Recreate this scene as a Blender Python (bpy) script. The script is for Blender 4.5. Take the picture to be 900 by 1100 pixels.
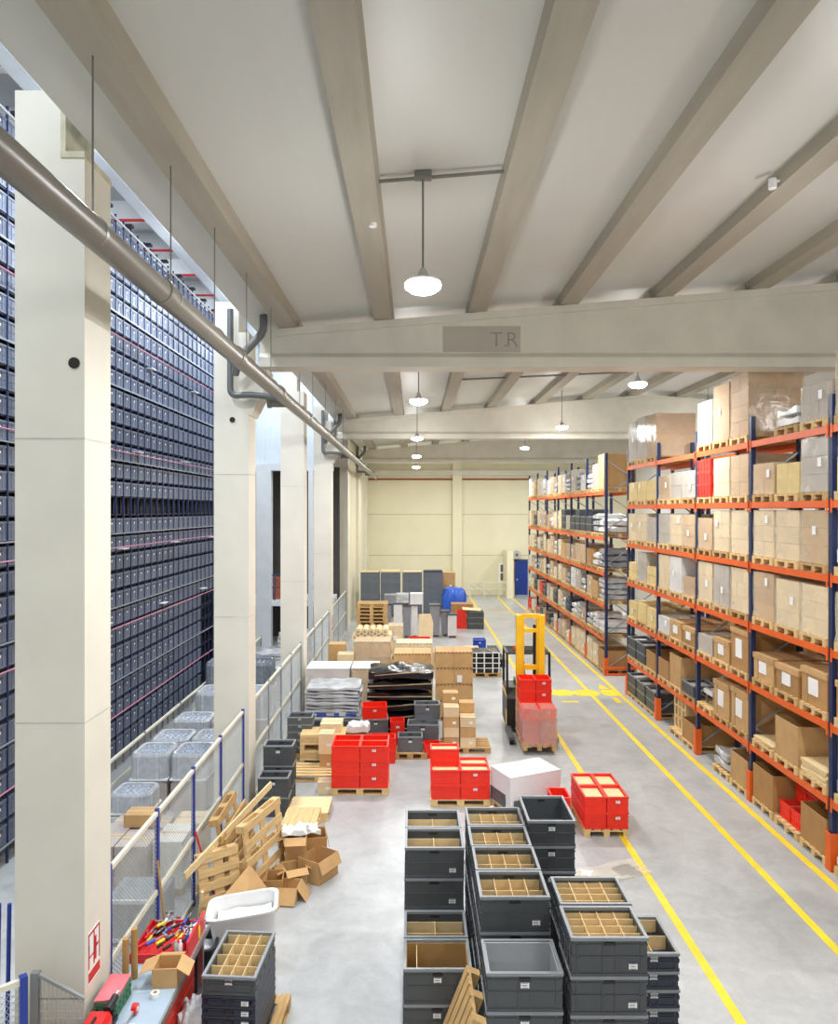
import bpy, math, random
from mathutils import Vector, Matrix
for o in list(bpy.data.objects): bpy.data.objects.remove(o)
SC = bpy.context.scene
COL = SC.collection
R = random.Random(11)
PI = math.pi
# ------------------------------------------------------------------ camera (level, about 5.9 m above the floor)
EYE = 5.9; F = 770.0; CX, CY = 445.0, 548.0
cam = bpy.data.cameras.new('camera'); cam_o = bpy.data.objects.new('camera', cam); COL.objects.link(cam_o)
cam_o.location = (0, 0, EYE); cam_o.rotation_euler = (PI/2, 0, 0)
cam.sensor_fit = 'VERTICAL'; cam.sensor_height = 36; cam.sensor_width = 36; cam.lens = F/1100*36
cam.shift_x = (450-CX)/1100; cam.shift_y = -(550-CY)/1100
cam.clip_start = .05; cam.clip_end = 300
SC.camera = cam_o
# ------------------------------------------------------------------ exposure and world
SC.view_settings.view_transform = 'Standard'; SC.view_settings.look = 'None'
SC.view_settings.exposure = -0.97; SC.view_settings.gamma = 1; SC.view_settings.use_curve_mapping = False
w = bpy.data.worlds.new('world'); SC.world = w; w.use_nodes = True
w.node_tree.nodes['Background'].inputs[0].default_value = (.8, .88, 1, 1)
w.node_tree.nodes['Background'].inputs[1].default_value = .3
LAMP_W, CEILING_FILL_W, COOL_W, HIGH_ROOF_FILL_W = 470, 130, 560, 150
LAMP_SPOTS = [(.1, y) for y in (-9.2, -1.5, 8.3, 17.1, 25.9, 34.6, 43.4)] + [(5.33, y) for y in (-9.2, -1.5, 8.3, 17.1, 25.9, 34.6, 43.4)] + [(10.6, y) for y in (8.3, 17.1, 25.9, 34.6, 43.4)]  # negative y: unseen fill lights added behind the camera
LAMP_COLOR = (.985, .99, 1)
COOL_SPOTS = [(-5.1, y) for y in (3, 8, 13, 18, 23, 28)]
STORE_FILL_SPOTS = [(-9.2, y) for y in (10, 15, 20, 25, 30)]
# ------------------------------------------------------------------ pixel helpers: where a sight line meets a known depth or height
def FX(px, Y): return (px-CX)*Y/F
def FZ(py, Y): return EYE-(py-CY)*Y/F
def FY(py, z=0.): return F*(EYE-z)/(py-CY)
# ------------------------------------------------------------------ materials
def lin(c):
    return tuple(((v/255)/12.92 if v/255 <= .04045 else (((v/255)+.055)/1.055)**2.4) for v in c)
MATS = {}
def mat(name, c, rough=.6, var=.12, scale=3., metal=0., bump=0., c2=None, scale2=None, coat=0., spec=.5, alpha=1., rnd=0., emit=0., stretch=None):
    m = bpy.data.materials.new(name); m.use_nodes = True; nt = m.node_tree; N = nt.nodes; L = nt.links
    b = N['Principled BSDF']; b.inputs['Roughness'].default_value = rough; b.inputs['Metallic'].default_value = metal
    b.inputs['Specular IOR Level'].default_value = spec
    if coat: b.inputs['Coat Weight'].default_value = coat
    base = lin(c)
    tc = N.new('ShaderNodeTexCoord'); mp = N.new('ShaderNodeMapping'); L.new(tc.outputs['Object'], mp.inputs[0])
    if stretch: mp.inputs['Scale'].default_value = stretch
    nz = N.new('ShaderNodeTexNoise'); nz.inputs['Scale'].default_value = scale; nz.inputs['Detail'].default_value = 5
    L.new(mp.outputs[0], nz.inputs['Vector'])
    rp = N.new('ShaderNodeValToRGB'); L.new(nz.outputs[0], rp.inputs[0])
    lo = lin(c2) if c2 else tuple(v*(1-var) for v in base); hi = base if c2 else tuple(min(1, v*(1+var)) for v in base)
    rp.color_ramp.elements[0].position = .3; rp.color_ramp.elements[1].position = .7
    rp.color_ramp.elements[0].color = (*lo, 1); rp.color_ramp.elements[1].color = (*hi, 1)
    out = rp.outputs[0]
    if rnd:
        oi = N.new('ShaderNodeObjectInfo'); hs = N.new('ShaderNodeHueSaturation')
        ma = N.new('ShaderNodeMapRange'); ma.inputs[3].default_value = 1-rnd; ma.inputs[4].default_value = 1+rnd
        L.new(oi.outputs['Random'], ma.inputs[0]); L.new(ma.outputs[0], hs.inputs['Value']); L.new(out, hs.inputs['Color']); out = hs.outputs[0]
    L.new(out, b.inputs['Base Color'])
    if bump:
        bp = N.new('ShaderNodeBump'); bp.inputs['Strength'].default_value = bump; bp.inputs['Distance'].default_value = .02
        n2 = N.new('ShaderNodeTexNoise'); n2.inputs['Scale'].default_value = scale2 or scale*4; n2.inputs['Detail'].default_value = 4
        L.new(mp.outputs[0], n2.inputs['Vector']); L.new(n2.outputs[0], bp.inputs['Height']); L.new(bp.outputs[0], b.inputs['Normal'])
    if emit:
        b.inputs['Emission Color'].default_value = (*base, 1); b.inputs['Emission Strength'].default_value = emit
    if alpha < 1: b.inputs['Alpha'].default_value = alpha
    MATS[name] = m
    return m
def film_mat(name, c, lo, hi, rough=.18, scale=6.):
    m = bpy.data.materials.new(name); m.use_nodes = True; nt = m.node_tree; N = nt.nodes; L = nt.links
    b = N['Principled BSDF']; b.inputs['Roughness'].default_value = rough; b.inputs['Base Color'].default_value = (*lin(c), 1)
    tc = N.new('ShaderNodeTexCoord'); nz = N.new('ShaderNodeTexNoise'); nz.inputs['Scale'].default_value = scale; nz.inputs['Detail'].default_value = 4; nz.inputs['Distortion'].default_value = .6
    L.new(tc.outputs['Object'], nz.inputs['Vector'])
    mr = N.new('ShaderNodeMapRange'); mr.inputs[1].default_value = .3; mr.inputs[2].default_value = .75; mr.inputs[3].default_value = lo; mr.inputs[4].default_value = hi
    L.new(nz.outputs[0], mr.inputs[0]); L.new(mr.outputs[0], b.inputs['Alpha'])
    bp = N.new('ShaderNodeBump'); bp.inputs['Strength'].default_value = .6; bp.inputs['Distance'].default_value = .02
    L.new(nz.outputs[0], bp.inputs['Height']); L.new(bp.outputs[0], b.inputs['Normal'])
    MATS[name] = m
    return m
mat('roof_panel', (208, 208, 201), .45, .035, 1.2, stretch=(1, .15, 1))
mat('joist_concrete', (172, 165, 149), .8, .07, 2.2, bump=.15, stretch=(3, .35, 3))
mat('beam_concrete', (218, 214, 200), .75, .07, 1.5, bump=.1)
mat('column_concrete', (229, 224, 209), .7, .05, 1.1, bump=.06)
mat('column_end', (210, 204, 178), .8, .2, 5, bump=.3)
mat('hole_shade', (45, 42, 38), .9)
mat('floor_concrete', (200, 201, 198), .34, .0, .8, c2=(168, 170, 168), bump=.03, scale2=6, spec=.4)
def floor_mat():
    m = MATS['floor_concrete']; nt = m.node_tree; N = nt.nodes; L = nt.links; b = N['Principled BSDF']
    tc = N.new('ShaderNodeTexCoord'); prev = None
    for sc, lo, hi, a, c in ((.35, .80, 1.0, .35, .62), (1.7, .86, 1.0, .38, .6), (9, .93, 1.0, .35, .6)):
        nz = N.new('ShaderNodeTexNoise'); nz.inputs['Scale'].default_value = sc; nz.inputs['Detail'].default_value = 6; nz.inputs['Roughness'].default_value = .62; nz.inputs['Distortion'].default_value = .8
        L.new(tc.outputs['Object'], nz.inputs['Vector'])
        mr = N.new('ShaderNodeMapRange'); mr.inputs[1].default_value = a; mr.inputs[2].default_value = c; mr.inputs[3].default_value = lo; mr.inputs[4].default_value = hi
        L.new(nz.outputs[0], mr.inputs[0])
        if prev is None: prev = mr.outputs[0]
        else:
            mu = N.new('ShaderNodeMath'); mu.operation = 'MULTIPLY'; L.new(prev, mu.inputs[0]); L.new(mr.outputs[0], mu.inputs[1]); prev = mu.outputs[0]
    hs = N.new('ShaderNodeHueSaturation'); hs.inputs['Color'].default_value = (*lin((193, 195, 194)), 1)
    L.new(prev, hs.inputs['Value']); L.new(hs.outputs[0], b.inputs['Base Color'])
floor_mat()
mat('floor_yellow', (250, 214, 50), .5, .1, 4)
mat('wall_cream', (232, 226, 196), .7, .03, .7)
mat('wall_joint', (196, 186, 158), .8)
mat('wall_white', (226, 226, 222), .7, .03)
mat('wall_blue', (204, 212, 216), .5, .04, 2)
mat('gap_shade', (72, 70, 66), .8)  # shade of openings and gaps, put into the colour
mat('steel_white', (214, 218, 220), .45, .04)
mat('deck_grey', (182, 188, 190), .6, .05)
mat('red_pipe', (190, 40, 45), .4)
mat('pvc_grey', (124, 119, 110), .35, .05, 2)
mat('pvc_dark', (110, 112, 112), .4, .06)
mat('zinc', (150, 152, 150), .4, .08, metal=.6)
mat('wire', (128, 126, 118), .5)
mat('rack_blue', (30, 44, 84), .45, .1)
mat('rack_orange', (232, 100, 30), .45, .06)
mat('brace_grey', (170, 174, 178), .4, .06, metal=.4)
mat('carton', (200, 160, 108), .75, .08, 4, rnd=.1)
mat('carton_pale', (232, 208, 166), .75, .06, 4, rnd=.08)
mat('carton_brown', (180, 136, 84), .75, .08, 4, rnd=.1)
mat('carton_white', (226, 222, 212), .7, .05, 4, rnd=.05)
mat('carton_grey', (176, 166, 160), .7, .06, 4, rnd=.06)
mat('carton_yellow', (222, 198, 138), .75, .06, 4, rnd=.06)
mat('cardboard_dark', (120, 86, 50), .8)  # dark brown for the dotted perforation strips
mat('lit_inside_grey', (172, 175, 177), .5, .05, 3)
mat('tape', (206, 178, 128), .35, .05)
mat('paper', (244, 244, 242), .6, .02)
mat('ink', (60, 60, 66), .7)
mat('pallet_wood', (224, 190, 134), .75, .14, 5, rnd=.1, stretch=(1, 6, 6))
mat('pallet_old', (196, 160, 106), .8, .18, 5, rnd=.1, stretch=(1, 6, 6))
mat('plank_pale', (236, 210, 160), .7, .1, 5, stretch=(1, 8, 8))
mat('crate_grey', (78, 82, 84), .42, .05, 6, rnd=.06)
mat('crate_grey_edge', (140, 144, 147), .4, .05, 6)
mat('crate_slate', (46, 53, 67), .42, .06, 6, rnd=.06)
mat('crate_red', (240, 46, 26), .4, .05, 6, rnd=.06)
mat('crate_rose', (206, 84, 84), .4, .05, 6, rnd=.06)
mat('tote_blue', (101, 109, 125), .45, .06, 6, rnd=.1)
mat('film_white', (240, 240, 240), .5)
mat('divider_card', (234, 206, 154), .8, .06, 6)
film_mat('stretch_film', (246, 240, 222), .24, .36, .14, 2.2)
film_mat('stretch_film_thick', (246, 246, 246), .5, .7, .14, 2.2)
film_mat('bottle_clear', (206, 216, 230), .5, .85, .15, 14)
mat('bag_silver', (190, 192, 194), .25, .3, 2.5, bump=1., scale2=5, stretch=(1, 1, 4))
mat('bag_black', (24, 24, 27), .2, .3, 3, bump=1., scale2=5, stretch=(1, 1, 3))
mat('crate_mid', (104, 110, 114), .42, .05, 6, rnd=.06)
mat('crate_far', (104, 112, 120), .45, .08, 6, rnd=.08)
mat('bag_white', (226, 224, 222), .35, .08, 3, bump=.6, scale2=6)
mat('bag_grey', (140, 140, 146), .35, .12, 3, bump=.6, scale2=6)
mat('strap_tan', (168, 148, 112), .6)
mat('print_blue', (54, 82, 176), .5)
mat('tarp_blue', (44, 96, 204), .35, .15, 3, bump=.6, scale2=6)
mat('wrap_white', (238, 239, 240), .3, .04, 2, bump=.5, scale2=5)
mat('wrap_dark', (92, 96, 100), .3, .2, 6, bump=.3)
mat('truck_yellow', (250, 196, 22), .35, .05)
mat('truck_black', (34, 34, 36), .45, .1)
mat('truck_grey', (92, 92, 92), .45, .08)
mat('tyre', (22, 22, 22), .8)
mat('fence_blue', (38, 60, 150), .4, .06)
mat('fence_grey', (150, 156, 160), .4, .05, metal=.3)
mat('fence_cream', (226, 222, 202), .5, .04)
mat('mesh_wire', (188, 190, 186), .45, metal=.4)
mat('bench_top', (176, 196, 212), .5, .06, 4)
mat('bench_red', (198, 44, 30), .4, .06)
mat('tool_red', (220, 36, 34), .35)
mat('tool_black', (30, 30, 32), .5)
mat('tool_yellow', (232, 216, 60), .4)
mat('tool_blue', (36, 76, 190), .4)
mat('tool_green', (70, 120, 90), .5)
mat('tool_pink', (240, 120, 130), .6)
mat('steel', (190, 192, 194), .3, .05, metal=.9)
mat('tube_card', (176, 138, 84), .7, .06)
mat('bin_white', (240, 240, 238), .4, .02)
mat('bin_dark', (50, 52, 54), .5)
mat('plastic_bag', (206, 204, 206), .2, .1, 6, bump=.6)
mat('door_blue', (24, 58, 148), .4, .05)
mat('door_frame', (64, 72, 84), .5)
mat('sign_red', (200, 48, 44), .5)
mat('duct', (196, 196, 192), .4, metal=.3)
mat('lamp_lens', (255, 253, 245), .5, emit=90.)
mat('lamp_body', (196, 198, 198), .4, metal=.5)
mat('mezz_blue', (58, 78, 112), .5)
mat('rust', (156, 84, 56), .7)
mat('window_glow', (226, 236, 246), .5, emit=1.2)
def M(n): return MATS[n]
# ------------------------------------------------------------------ mesh builder
class MB:
    def __init__(s): s.v = []; s.f = []; s.sm = False
    def add(s, vs, fs):
        n = len(s.v); s.v += [tuple(p) for p in vs]; s.f += [tuple(i+n for i in f) for f in fs]; return s
    def box(s, x0, y0, z0, x1, y1, z1, m=None):
        vs = [(x0,y0,z0),(x1,y0,z0),(x1,y1,z0),(x0,y1,z0),(x0,y0,z1),(x1,y0,z1),(x1,y1,z1),(x0,y1,z1)]
        if m is not None: vs = [m @ Vector(p) for p in vs]
        return s.add(vs, [(0,3,2,1),(4,5,6,7),(0,1,5,4),(1,2,6,5),(2,3,7,6),(3,0,4,7)])
    def cbox(s, c, d, m=None):
        return s.box(c[0]-d[0]/2, c[1]-d[1]/2, c[2]-d[2]/2, c[0]+d[0]/2, c[1]+d[1]/2, c[2]+d[2]/2, m)
    def bar(s, a, b, t, u=None):
        a = Vector(a); b = Vector(b); d = b-a; l = d.length
        if l < 1e-6: return s
        q = d.to_track_quat('Z', 'X').to_matrix().to_4x4(); q.translation = a
        u = u or t
        return s.box(-t/2, -u/2, 0, t/2, u/2, l, q)
    def tube(s, pts, r, n=12, cap=True):
        pts = [Vector(p) for p in pts]; rs = r if isinstance(r, (list, tuple)) else [r]*len(pts)
        rings = []; up = Vector((0, 0, 1)); d0 = (pts[1]-pts[0]).normalized()
        side = d0.cross(up) if abs(d0.dot(up)) < .95 else d0.cross(Vector((0, 1, 0)))
        side.normalize()
        for i, p in enumerate(pts):
            if i == 0: d = pts[1]-pts[0]
            elif i == len(pts)-1: d = pts[-1]-pts[-2]
            else: d = (pts[i+1]-p).normalized()+(p-pts[i-1]).normalized()
            d.normalize(); side = side-d*side.dot(d)
            side.normalize(); b = d.cross(side)
            rings.append([p+side*math.cos(2*PI*k/n)*rs[i]+b*math.sin(2*PI*k/n)*rs[i] for k in range(n)])
        vs = [q for r_ in rings for q in r_]; fs = []
        for i in range(len(pts)-1):
            for k in range(n): fs.append((i*n+k, i*n+(k+1) % n, (i+1)*n+(k+1) % n, (i+1)*n+k))
        if cap: fs += [tuple(range(n-1, -1, -1)), tuple((len(pts)-1)*n+k for k in range(n))]
        s.sm = True
        return s.add(vs, fs)
    def prism(s, poly, axis, a0, a1):
        n = len(poly)
        def P(u, v, a): return (a, u, v) if axis == 'x' else (u, a, v) if axis == 'y' else (u, v, a)
        vs = [P(u, v, a0) for u, v in poly]+[P(u, v, a1) for u, v in poly]
        fs = [tuple(range(n)), tuple(range(2*n-1, n-1, -1))]+[(i, i+n, (i+1) % n+n, (i+1) % n) for i in range(n)]
        return s.add(vs, fs)
    def mesh(s, name, m, fix=True):
        me = bpy.data.meshes.new(name); me.from_pydata(s.v, [], s.f)
        import bmesh
        b = bmesh.new(); b.from_mesh(me); bmesh.ops.recalc_face_normals(b, faces=b.faces); b.to_mesh(me); b.free()
        me.materials.append(M(m) if isinstance(m, str) else m)
        if s.sm:
            me.shade_smooth()
            me.set_sharp_from_angle(angle=.7)
        return me
def put(name, data, m=None, parent=None, loc=(0, 0, 0), rot=None):
    me = data.mesh(name, m) if isinstance(data, MB) else data
    o = bpy.data.objects.new(name, me); COL.objects.link(o); o.location = loc
    if rot is not None: o.rotation_euler = rot
    if parent is not None: o.parent = parent
    return o
def tag(o, label, cat, group=None):
    o['label'] = label; o['category'] = cat
    if group: o['group'] = group
    return o
LABELS = {}
def thing(name, label, cat, loc=(0, 0, 0), rz=0, group=None, rot=None):
    o = bpy.data.objects.new(name, None); COL.objects.link(o); o.location = loc; o.rotation_euler = rot or (0, 0, rz)
    o.empty_display_size = .1
    return tag(o, label, cat, group)
def setting(name, data, m=None, loc=(0, 0, 0), parent=None):
    o = put(name, data, m, parent, loc)
    if parent is None: o['kind'] = 'structure'
    return o
CACHE = {}
def cached(key, fn):
    if key not in CACHE: CACHE[key] = fn()
    return CACHE[key]
ORD = ['zero', 'first', 'second', 'third', 'fourth', 'fifth', 'sixth', 'seventh', 'eighth', 'ninth', 'tenth', 'eleventh', 'twelfth', 'thirteenth', 'fourteenth', 'fifteenth', 'sixteenth',
       'seventeenth', 'eighteenth', 'nineteenth', 'twentieth', 'twenty-first', 'twenty-second', 'twenty-third', 'twenty-fourth', 'twenty-fifth', 'twenty-sixth', 'twenty-seventh', 'twenty-eighth', 'twenty-ninth', 'thirtieth', 'thirty-first', 'thirty-second']
def ray_at(px, py, Y): return (FX(px, Y), Y, FZ(py, Y))

# ================================================================== THE BUILDING
def slope_z(x): return 9.545+.083*(x+.77) if x < 9 else 9.545+.083*9.77-.083*(x-9)      # underside of the roof ribs
XL, XR, YB, YE, HB = -3.22, 15., -13., 50., 13.5
setting('floor', MB().box(-13.4, YB, -.2, XR, YE+.3, 0), 'floor_concrete')
roof = MB()
RT = .2
for xa, xb in ((XL, 9), (9, XR)):
    za, zb = slope_z(xa)+RT, slope_z(xb)+RT
    roof.prism([(xa, za), (xb, zb), (xb, zb+.15), (xa, za+.15)], 'y', YB, YE+.3)
setting('ceiling', roof, 'roof_panel')
beams_y = (.15, 14.0, 27.8, 41.6)
JX = (-2.44, -.6, 1.22, 2.98, 4.8, 6.65, 8.45, 10.3, 12.1, 13.9)
for i, x in enumerate(JX):
    z = slope_z(x); wd = .17
    for y0, y1 in zip((YB,)+beams_y, beams_y+(YE,)):
        j = MB().prism([(x-wd, z), (x+wd, z), (x+wd+.03, z+RT+.02), (x-wd-.03, z+RT+.02)], 'y', y0+(.02 if y0 > YB else 0), y1-.02)
        setting('ceiling_joist', j, 'joist_concrete')
seam = MB()
for k in range(62):
    pass
for i, y in enumerate(beams_y):
    b = MB(); x0, x1 = -2.98, XR
    b.box(x0, y-.27, 8.65, x1, y+.27, 8.83)
    b.prism([(y-.27, 8.83), (y+.27, 8.83), (y+.16, 8.93), (y-.16, 8.93)], 'x', x0, x1)
    xs = [x0, 0, 3, 6, 9, 12, XR]
    for xa, xb in zip(xs, xs[1:]):
        za, zb = slope_z(xa)-.005, slope_z(xb)-.005
        for dy, lo in ((.16, 8.93), (.22, None)):
            la, lb = (lo, lo) if lo else (za-.14, zb-.14)
            b.add([(xa,y-dy,la),(xb,y-dy,lb),(xb,y+dy,lb),(xa,y+dy,la),(xa,y-dy,za),(xb,y-dy,zb),(xb,y+dy,zb),(xa,y+dy,za)],
                  [(0,3,2,1),(4,5,6,7),(0,1,5,4),(1,2,6,5),(2,3,7,6),(3,0,4,7)])
    bo = setting('ceiling_beam', b, 'beam_concrete')
    if i == 1:
        st = setting('ceiling_beam_stain', MB().box(.55, y-.168, 8.95, 2.05, y-.158, 9.45), mat('stain', (184, 178, 164), .8, .05, 2), parent=bo)
        for ch, px in (('T', 526), ('R', 543)):
            cu = bpy.data.curves.new('letter', 'FONT'); cu.body = ch+('.' if ch == 'T' else ''); cu.size = .42; cu.extrude = .004; cu.offset = -.006; cu.materials.append(mat('letter_'+ch, (150, 144, 132), .8))
            lo = bpy.data.objects.new('lettering', cu); COL.objects.link(lo); lo.parent = bo
            lo.location = (FX(px, 13.84), y-.172, 9.05); lo.rotation_euler = (PI/2, 0, 0)
# walls
setting('wall_right', MB().box(XR, YB, 0, XR+.2, YE+.3, 11), 'wall_white')
setting('wall_rear', MB().box(-13.4, YB-.2, 0, XR, YB, HB), 'wall_white')
setting('wall_end', MB().box(-3.4, YE, 0, XR, YE+.2, 11), 'wall_cream')
ends = MB()
for z in (2.75, 5.6):
    ends.box(-3.2, YE-.012, z-.025, XR, YE+.01, z+.025)
setting('trim_1', ends, 'wall_joint')
setting('trim_2', MB().box(FX(486, 49.8), YE-.3, 0, FX(496, 49.8), YE+.02, 10.2), 'wall_cream')
pp = setting('trim_3', MB().tube([(-3.2, YE-.1, 8.05), (9, YE-.1, 8.05)], .06, 8), 'rust')
setting('trim_4', MB().box(-3.2, YE-.35, 8.3, XR, YE+.02, 8.65), 'beam_concrete')
setting('wall_upper', MB().box(XL-.1, YB, 9.85, XL, YE, HB), 'steel_white')
setting('wall_left', MB().box(-13.4, YB, 0, -13.2, 36, HB), 'wall_white')
setting('wall_aisle', MB().box(-13.4, 36, 0, -3.4, 36.2, HB), 'wall_white')
setting('wall_passage', MB().box(-3.6, 36.2, 0, -3.4, YE+.2, HB), 'wall_cream')
hb = MB().box(-13.4, YB, HB, XL, 36.2, HB+.15)
setting('ceiling_high', hb, 'deck_grey')
# high bay roof steel
pl = MB()
for k in range(16):
    y = 3.4+2.05*k
    pl.box(-12.9, y-.14, 13.05, XL-.12, y+.14, 13.5)
setting('ceiling_purlin', pl, 'steel_white')
setting('ceiling_edge_beam', MB().box(-6.42, YB, 12.8, -6.12, 36, 13.06), 'steel_white')
for k in range(13):
    y = 11.25+2.02*k-4.04
    tag(put('sprinkler_pipe', MB().tube([(-12.6, y, 12.9), (XL-.1, y, 12.9)], .035, 8), 'red_pipe'),
        'thin red sprinkler pipe under the high roof, %s from the viewer' % ORD[k+1], 'pipe', 'sprinkler pipes')
# columns
def column(i, y):
    x1 = -3.22; x0 = x1-.68
    b = MB(); even = i % 2 == 1
    b.box(x0, y, 0, x1, y+.6, 9.36)
    b.box(x0, y, 9.36, x1-.2, y+.6, 10.0 if not even else 9.95)
    if even: b.prism([(x1-.01, 7.75), (x1+.05, 7.75), (x1+.36, 8.35), (x1+.36, 8.645), (x1-.01, 8.645)], 'y', y-.02, y+.58)
    jn = setting('column', b, 'column_concrete')
    t = MB().tube([(x1-.10 if i == 0 else x1-.32, y+.05, FZ(390 if i == 0 else 451, y)), (x1-.10 if i == 0 else x1-.32, y-.012, FZ(390 if i == 0 else 451, y))], .055, 14)
    if i != 2: setting('column_hole', t, 'hole_shade', parent=jn)  # solid disc whose dark colour paints the shade of a hole
    g = MB()
    for z in (3.82, 6.6) if i < 3 else (4.2,): g.box(x0-.004, y-.004, z-.008, x1+.004, y+.604, z+.008)
    setting('column_joint', g, mat('joint%d' % i, (206, 204, 193), .8), parent=jn)
    return jn
COLY = [7.0+6.95*k for k in range(7)]
cols = [column(i, y) for i, y in enumerate(COLY)]
cols.append(column(8, .05))
# ragged mortar on the seat of the first column
mo = MB().box(-3.45, 6.99, 9.36, -3.40, 7.61, 10.0); mo.box(-3.45, 6.985, 9.34, -3.215, 7.61, 9.40)
setting('column_mortar', mo, 'column_end', parent=cols[0])
# far left inner building seen between the columns
setting('wall_cladding', MB().box(-10.6, 31, 7.9, -3.5, 31.15, HB), 'wall_blue')
rib = MB()
for k in range(36): rib.box(-10.6+.2*k, 30.97, 7.92, -10.55+.2*k, 31.01, HB-.02)
setting('trim_5', rib, 'wall_blue')
setting('trim_6', MB().box(-10.6, 30.8, 7.6, -3.5, 31.2, 7.9), 'steel_white')
fr = MB()
for xa, xb in ((FX(275, 30.8), FX(291, 30.8)), (FX(331, 30.8), FX(336, 30.8)), (-10.4, -9.9)): fr.box(xa, 30.8, 0, xb, 31.2, 7.6)
setting('trim_7', fr, 'steel_white')
setting('wall_dark', MB().box(-10.6, 33.5, 0, -3.5, 33.7, 7.9), 'gap_shade')  # dark sheet; its colour stands in for shade inside the opening
mz = thing('mezzanine', 'steel mezzanine deck behind the second and third columns', 'platform', (-7, 32, 0))
put('deck', MB().box(-3, -1.0, 1.75, 3.4, 1.4, 2.0), 'steel_white', mz)
for k in range(2): put('support_post', MB().box(-2.8+5.9*k, -.9, 0, -2.65+5.9*k, -.75, 1.75), 'steel_white', mz)
rl = MB(); 
for z in (2.55, 3.1): rl.bar((-3, -.95, z), (3.4, -.95, z), .05)
for k in range(9): rl.bar((-2.95+.78*k, -.95, 2), (-2.95+.78*k, -.95, 3.1), .05)
put('railing', rl, 'mezz_blue', mz)
for k, (x, z, h, m) in enumerate(((-6.1, 2.004, 1.5, 'rust'), (-6.7, .0, .9, 'rust'), (-4.35, 0, 1.2, 'carton_brown'))):
    t = thing('drum', ('rusty brown drum standing on the mezzanine deck', 'rusty brown drum under the mezzanine deck', 'pale brown drum under the mezzanine beside the third column')[k], 'drum', (x, 31.6, z))
    put('body', MB().tube([(0, 0, 0), (0, 0, h*.6)], .28, 16), m, t); put('rim', MB().tube([(0, 0, h*.6), (0, 0, h*.6+.04)], .3, 16), m, t)
# red standpipe beside the second column
tag(put('standpipe', MB().tube([(-4.05+.12, 14.85, 0), (-3.93, 14.85, 8.5)], .05, 10), mat('standpipe_red', (150, 66, 60), .5)), 'dark red vertical pipe running up behind the second column', 'pipe')
# floor markings
fl = MB()
for x, wd in ((3.76, .12), (5.66, .12), (6.58, .12)): fl.box(x-wd/2, 1, 0, x+wd/2, 49, .004)
fl.box(3.76, 41.6, 0, 5.66, 41.75, .004)
setting('floor_marking', fl, 'floor_yellow')
fp = MB()
for k, (px, dx) in enumerate(((603, .36), (629, .42), (655, .3))):
    x = FX(px, 23.2)
    fp.prism([(x-dx, 22.9), (x-dx*.5, 22.75), (x+dx*.6, 22.75), (x+dx, 22.95), (x+dx, 23.3), (x+dx*.5, 23.55), (x-dx*.6, 23.5), (x-dx, 23.25)], 'z', .0, .006)
fp.prism([(6.08, 23.62), (6.46, 23.62), (6.27, 24.3)], 'z', .0, .006)
fp.box(4.55, 22.0, 0, 5.05, 22.15, .006); fp.box(6.2, 21.9, 0, 6.36, 22.55, .006)
setting('floor_symbol', fp, 'floor_yellow')
# ================================================================== LAMPS
def area(name, loc, power, size, color, rot=(0, 0, 0), spread=PI):
    l = bpy.data.lights.new(name, 'AREA'); l.shape = 'DISK'; l.size = size; l.energy = power; l.color = color; l.spread = spread
    o = bpy.data.objects.new(name, l); COL.objects.link(o); o.location = loc; o.rotation_euler = rot
    return o
lamp_body = MB().tube([(0, 0, .02), (0, 0, .05), (0, 0, .09), (0, 0, .2)], [.2, .2, .08, .03], 20).mesh('housing', 'lamp_body')
lamp_lens = MB().tube([(0, 0, -.09), (0, 0, -.075), (0, 0, -.03), (0, 0, .02)], [.06, .14, .205, .21], 24).mesh('lens', 'lamp_lens')
for i, (x, y) in enumerate(LAMP_SPOTS):
    z = 8.5 if x < 1 else 8.9
    if y > -1:
        row = 'second' if 1 < x < 8 else 'first' if x < 1 else 'third'
        k = ORD[int((y+.5)/8.6)] if y > 0 else 'last'
        t = thing('high_bay_lamp', 'round high bay lamp hanging on a thin cable, %s of the %s ceiling row' % (k if y > 0 else 'one overhead', row), 'lamp', (x, y, z), group='high bay lamps')
        put('housing', lamp_body, None, t); put('lens', lamp_lens, None, t)
        put('cable', MB().tube([(0, 0, .2), (0, 0, slope_z(x)+RT-z)], .012, 6), 'wire', t)
    area('lamp_light', (x, y, z-.1), LAMP_W*(.85 if y < 0 else 1), .34, LAMP_COLOR)  # behind the camera there is no lamp, only this added light
    pl_ = bpy.data.lights.new('ceiling_fill', 'POINT'); pl_.energy = CEILING_FILL_W*(1.3 if y < 0 else 1); pl_.color = LAMP_COLOR; pl_.shadow_soft_size = .2      # fill light added below each lamp to brighten the ceiling
    po = bpy.data.objects.new('ceiling_fill', pl_); COL.objects.link(po); po.location = (x, y, z-.32)
for i, (x, y) in enumerate(COOL_SPOTS):
    area('cool_light', (x, y, 12.5), COOL_W, .5, (.82, .9, 1))
    pl_ = bpy.data.lights.new('high_roof_fill', 'POINT'); pl_.energy = HIGH_ROOF_FILL_W; pl_.color = (.86, .92, 1); pl_.shadow_soft_size = .25  # unseen point light added to brighten the high roof
    po = bpy.data.objects.new('high_roof_fill', pl_); COL.objects.link(po); po.location = (x, y, 12.2)
for x, y in STORE_FILL_SPOTS:
    pl_ = bpy.data.lights.new('store_roof_fill', 'POINT'); pl_.energy = 420; pl_.color = (.86, .92, 1); pl_.shadow_soft_size = .25  # unseen fill behind the totes, added to lift the dark high roof
    po = bpy.data.objects.new('store_roof_fill', pl_); COL.objects.link(po); po.location = (x, y, 12.7)
cd = MB(); zc = slope_z(.3)+.13
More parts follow.
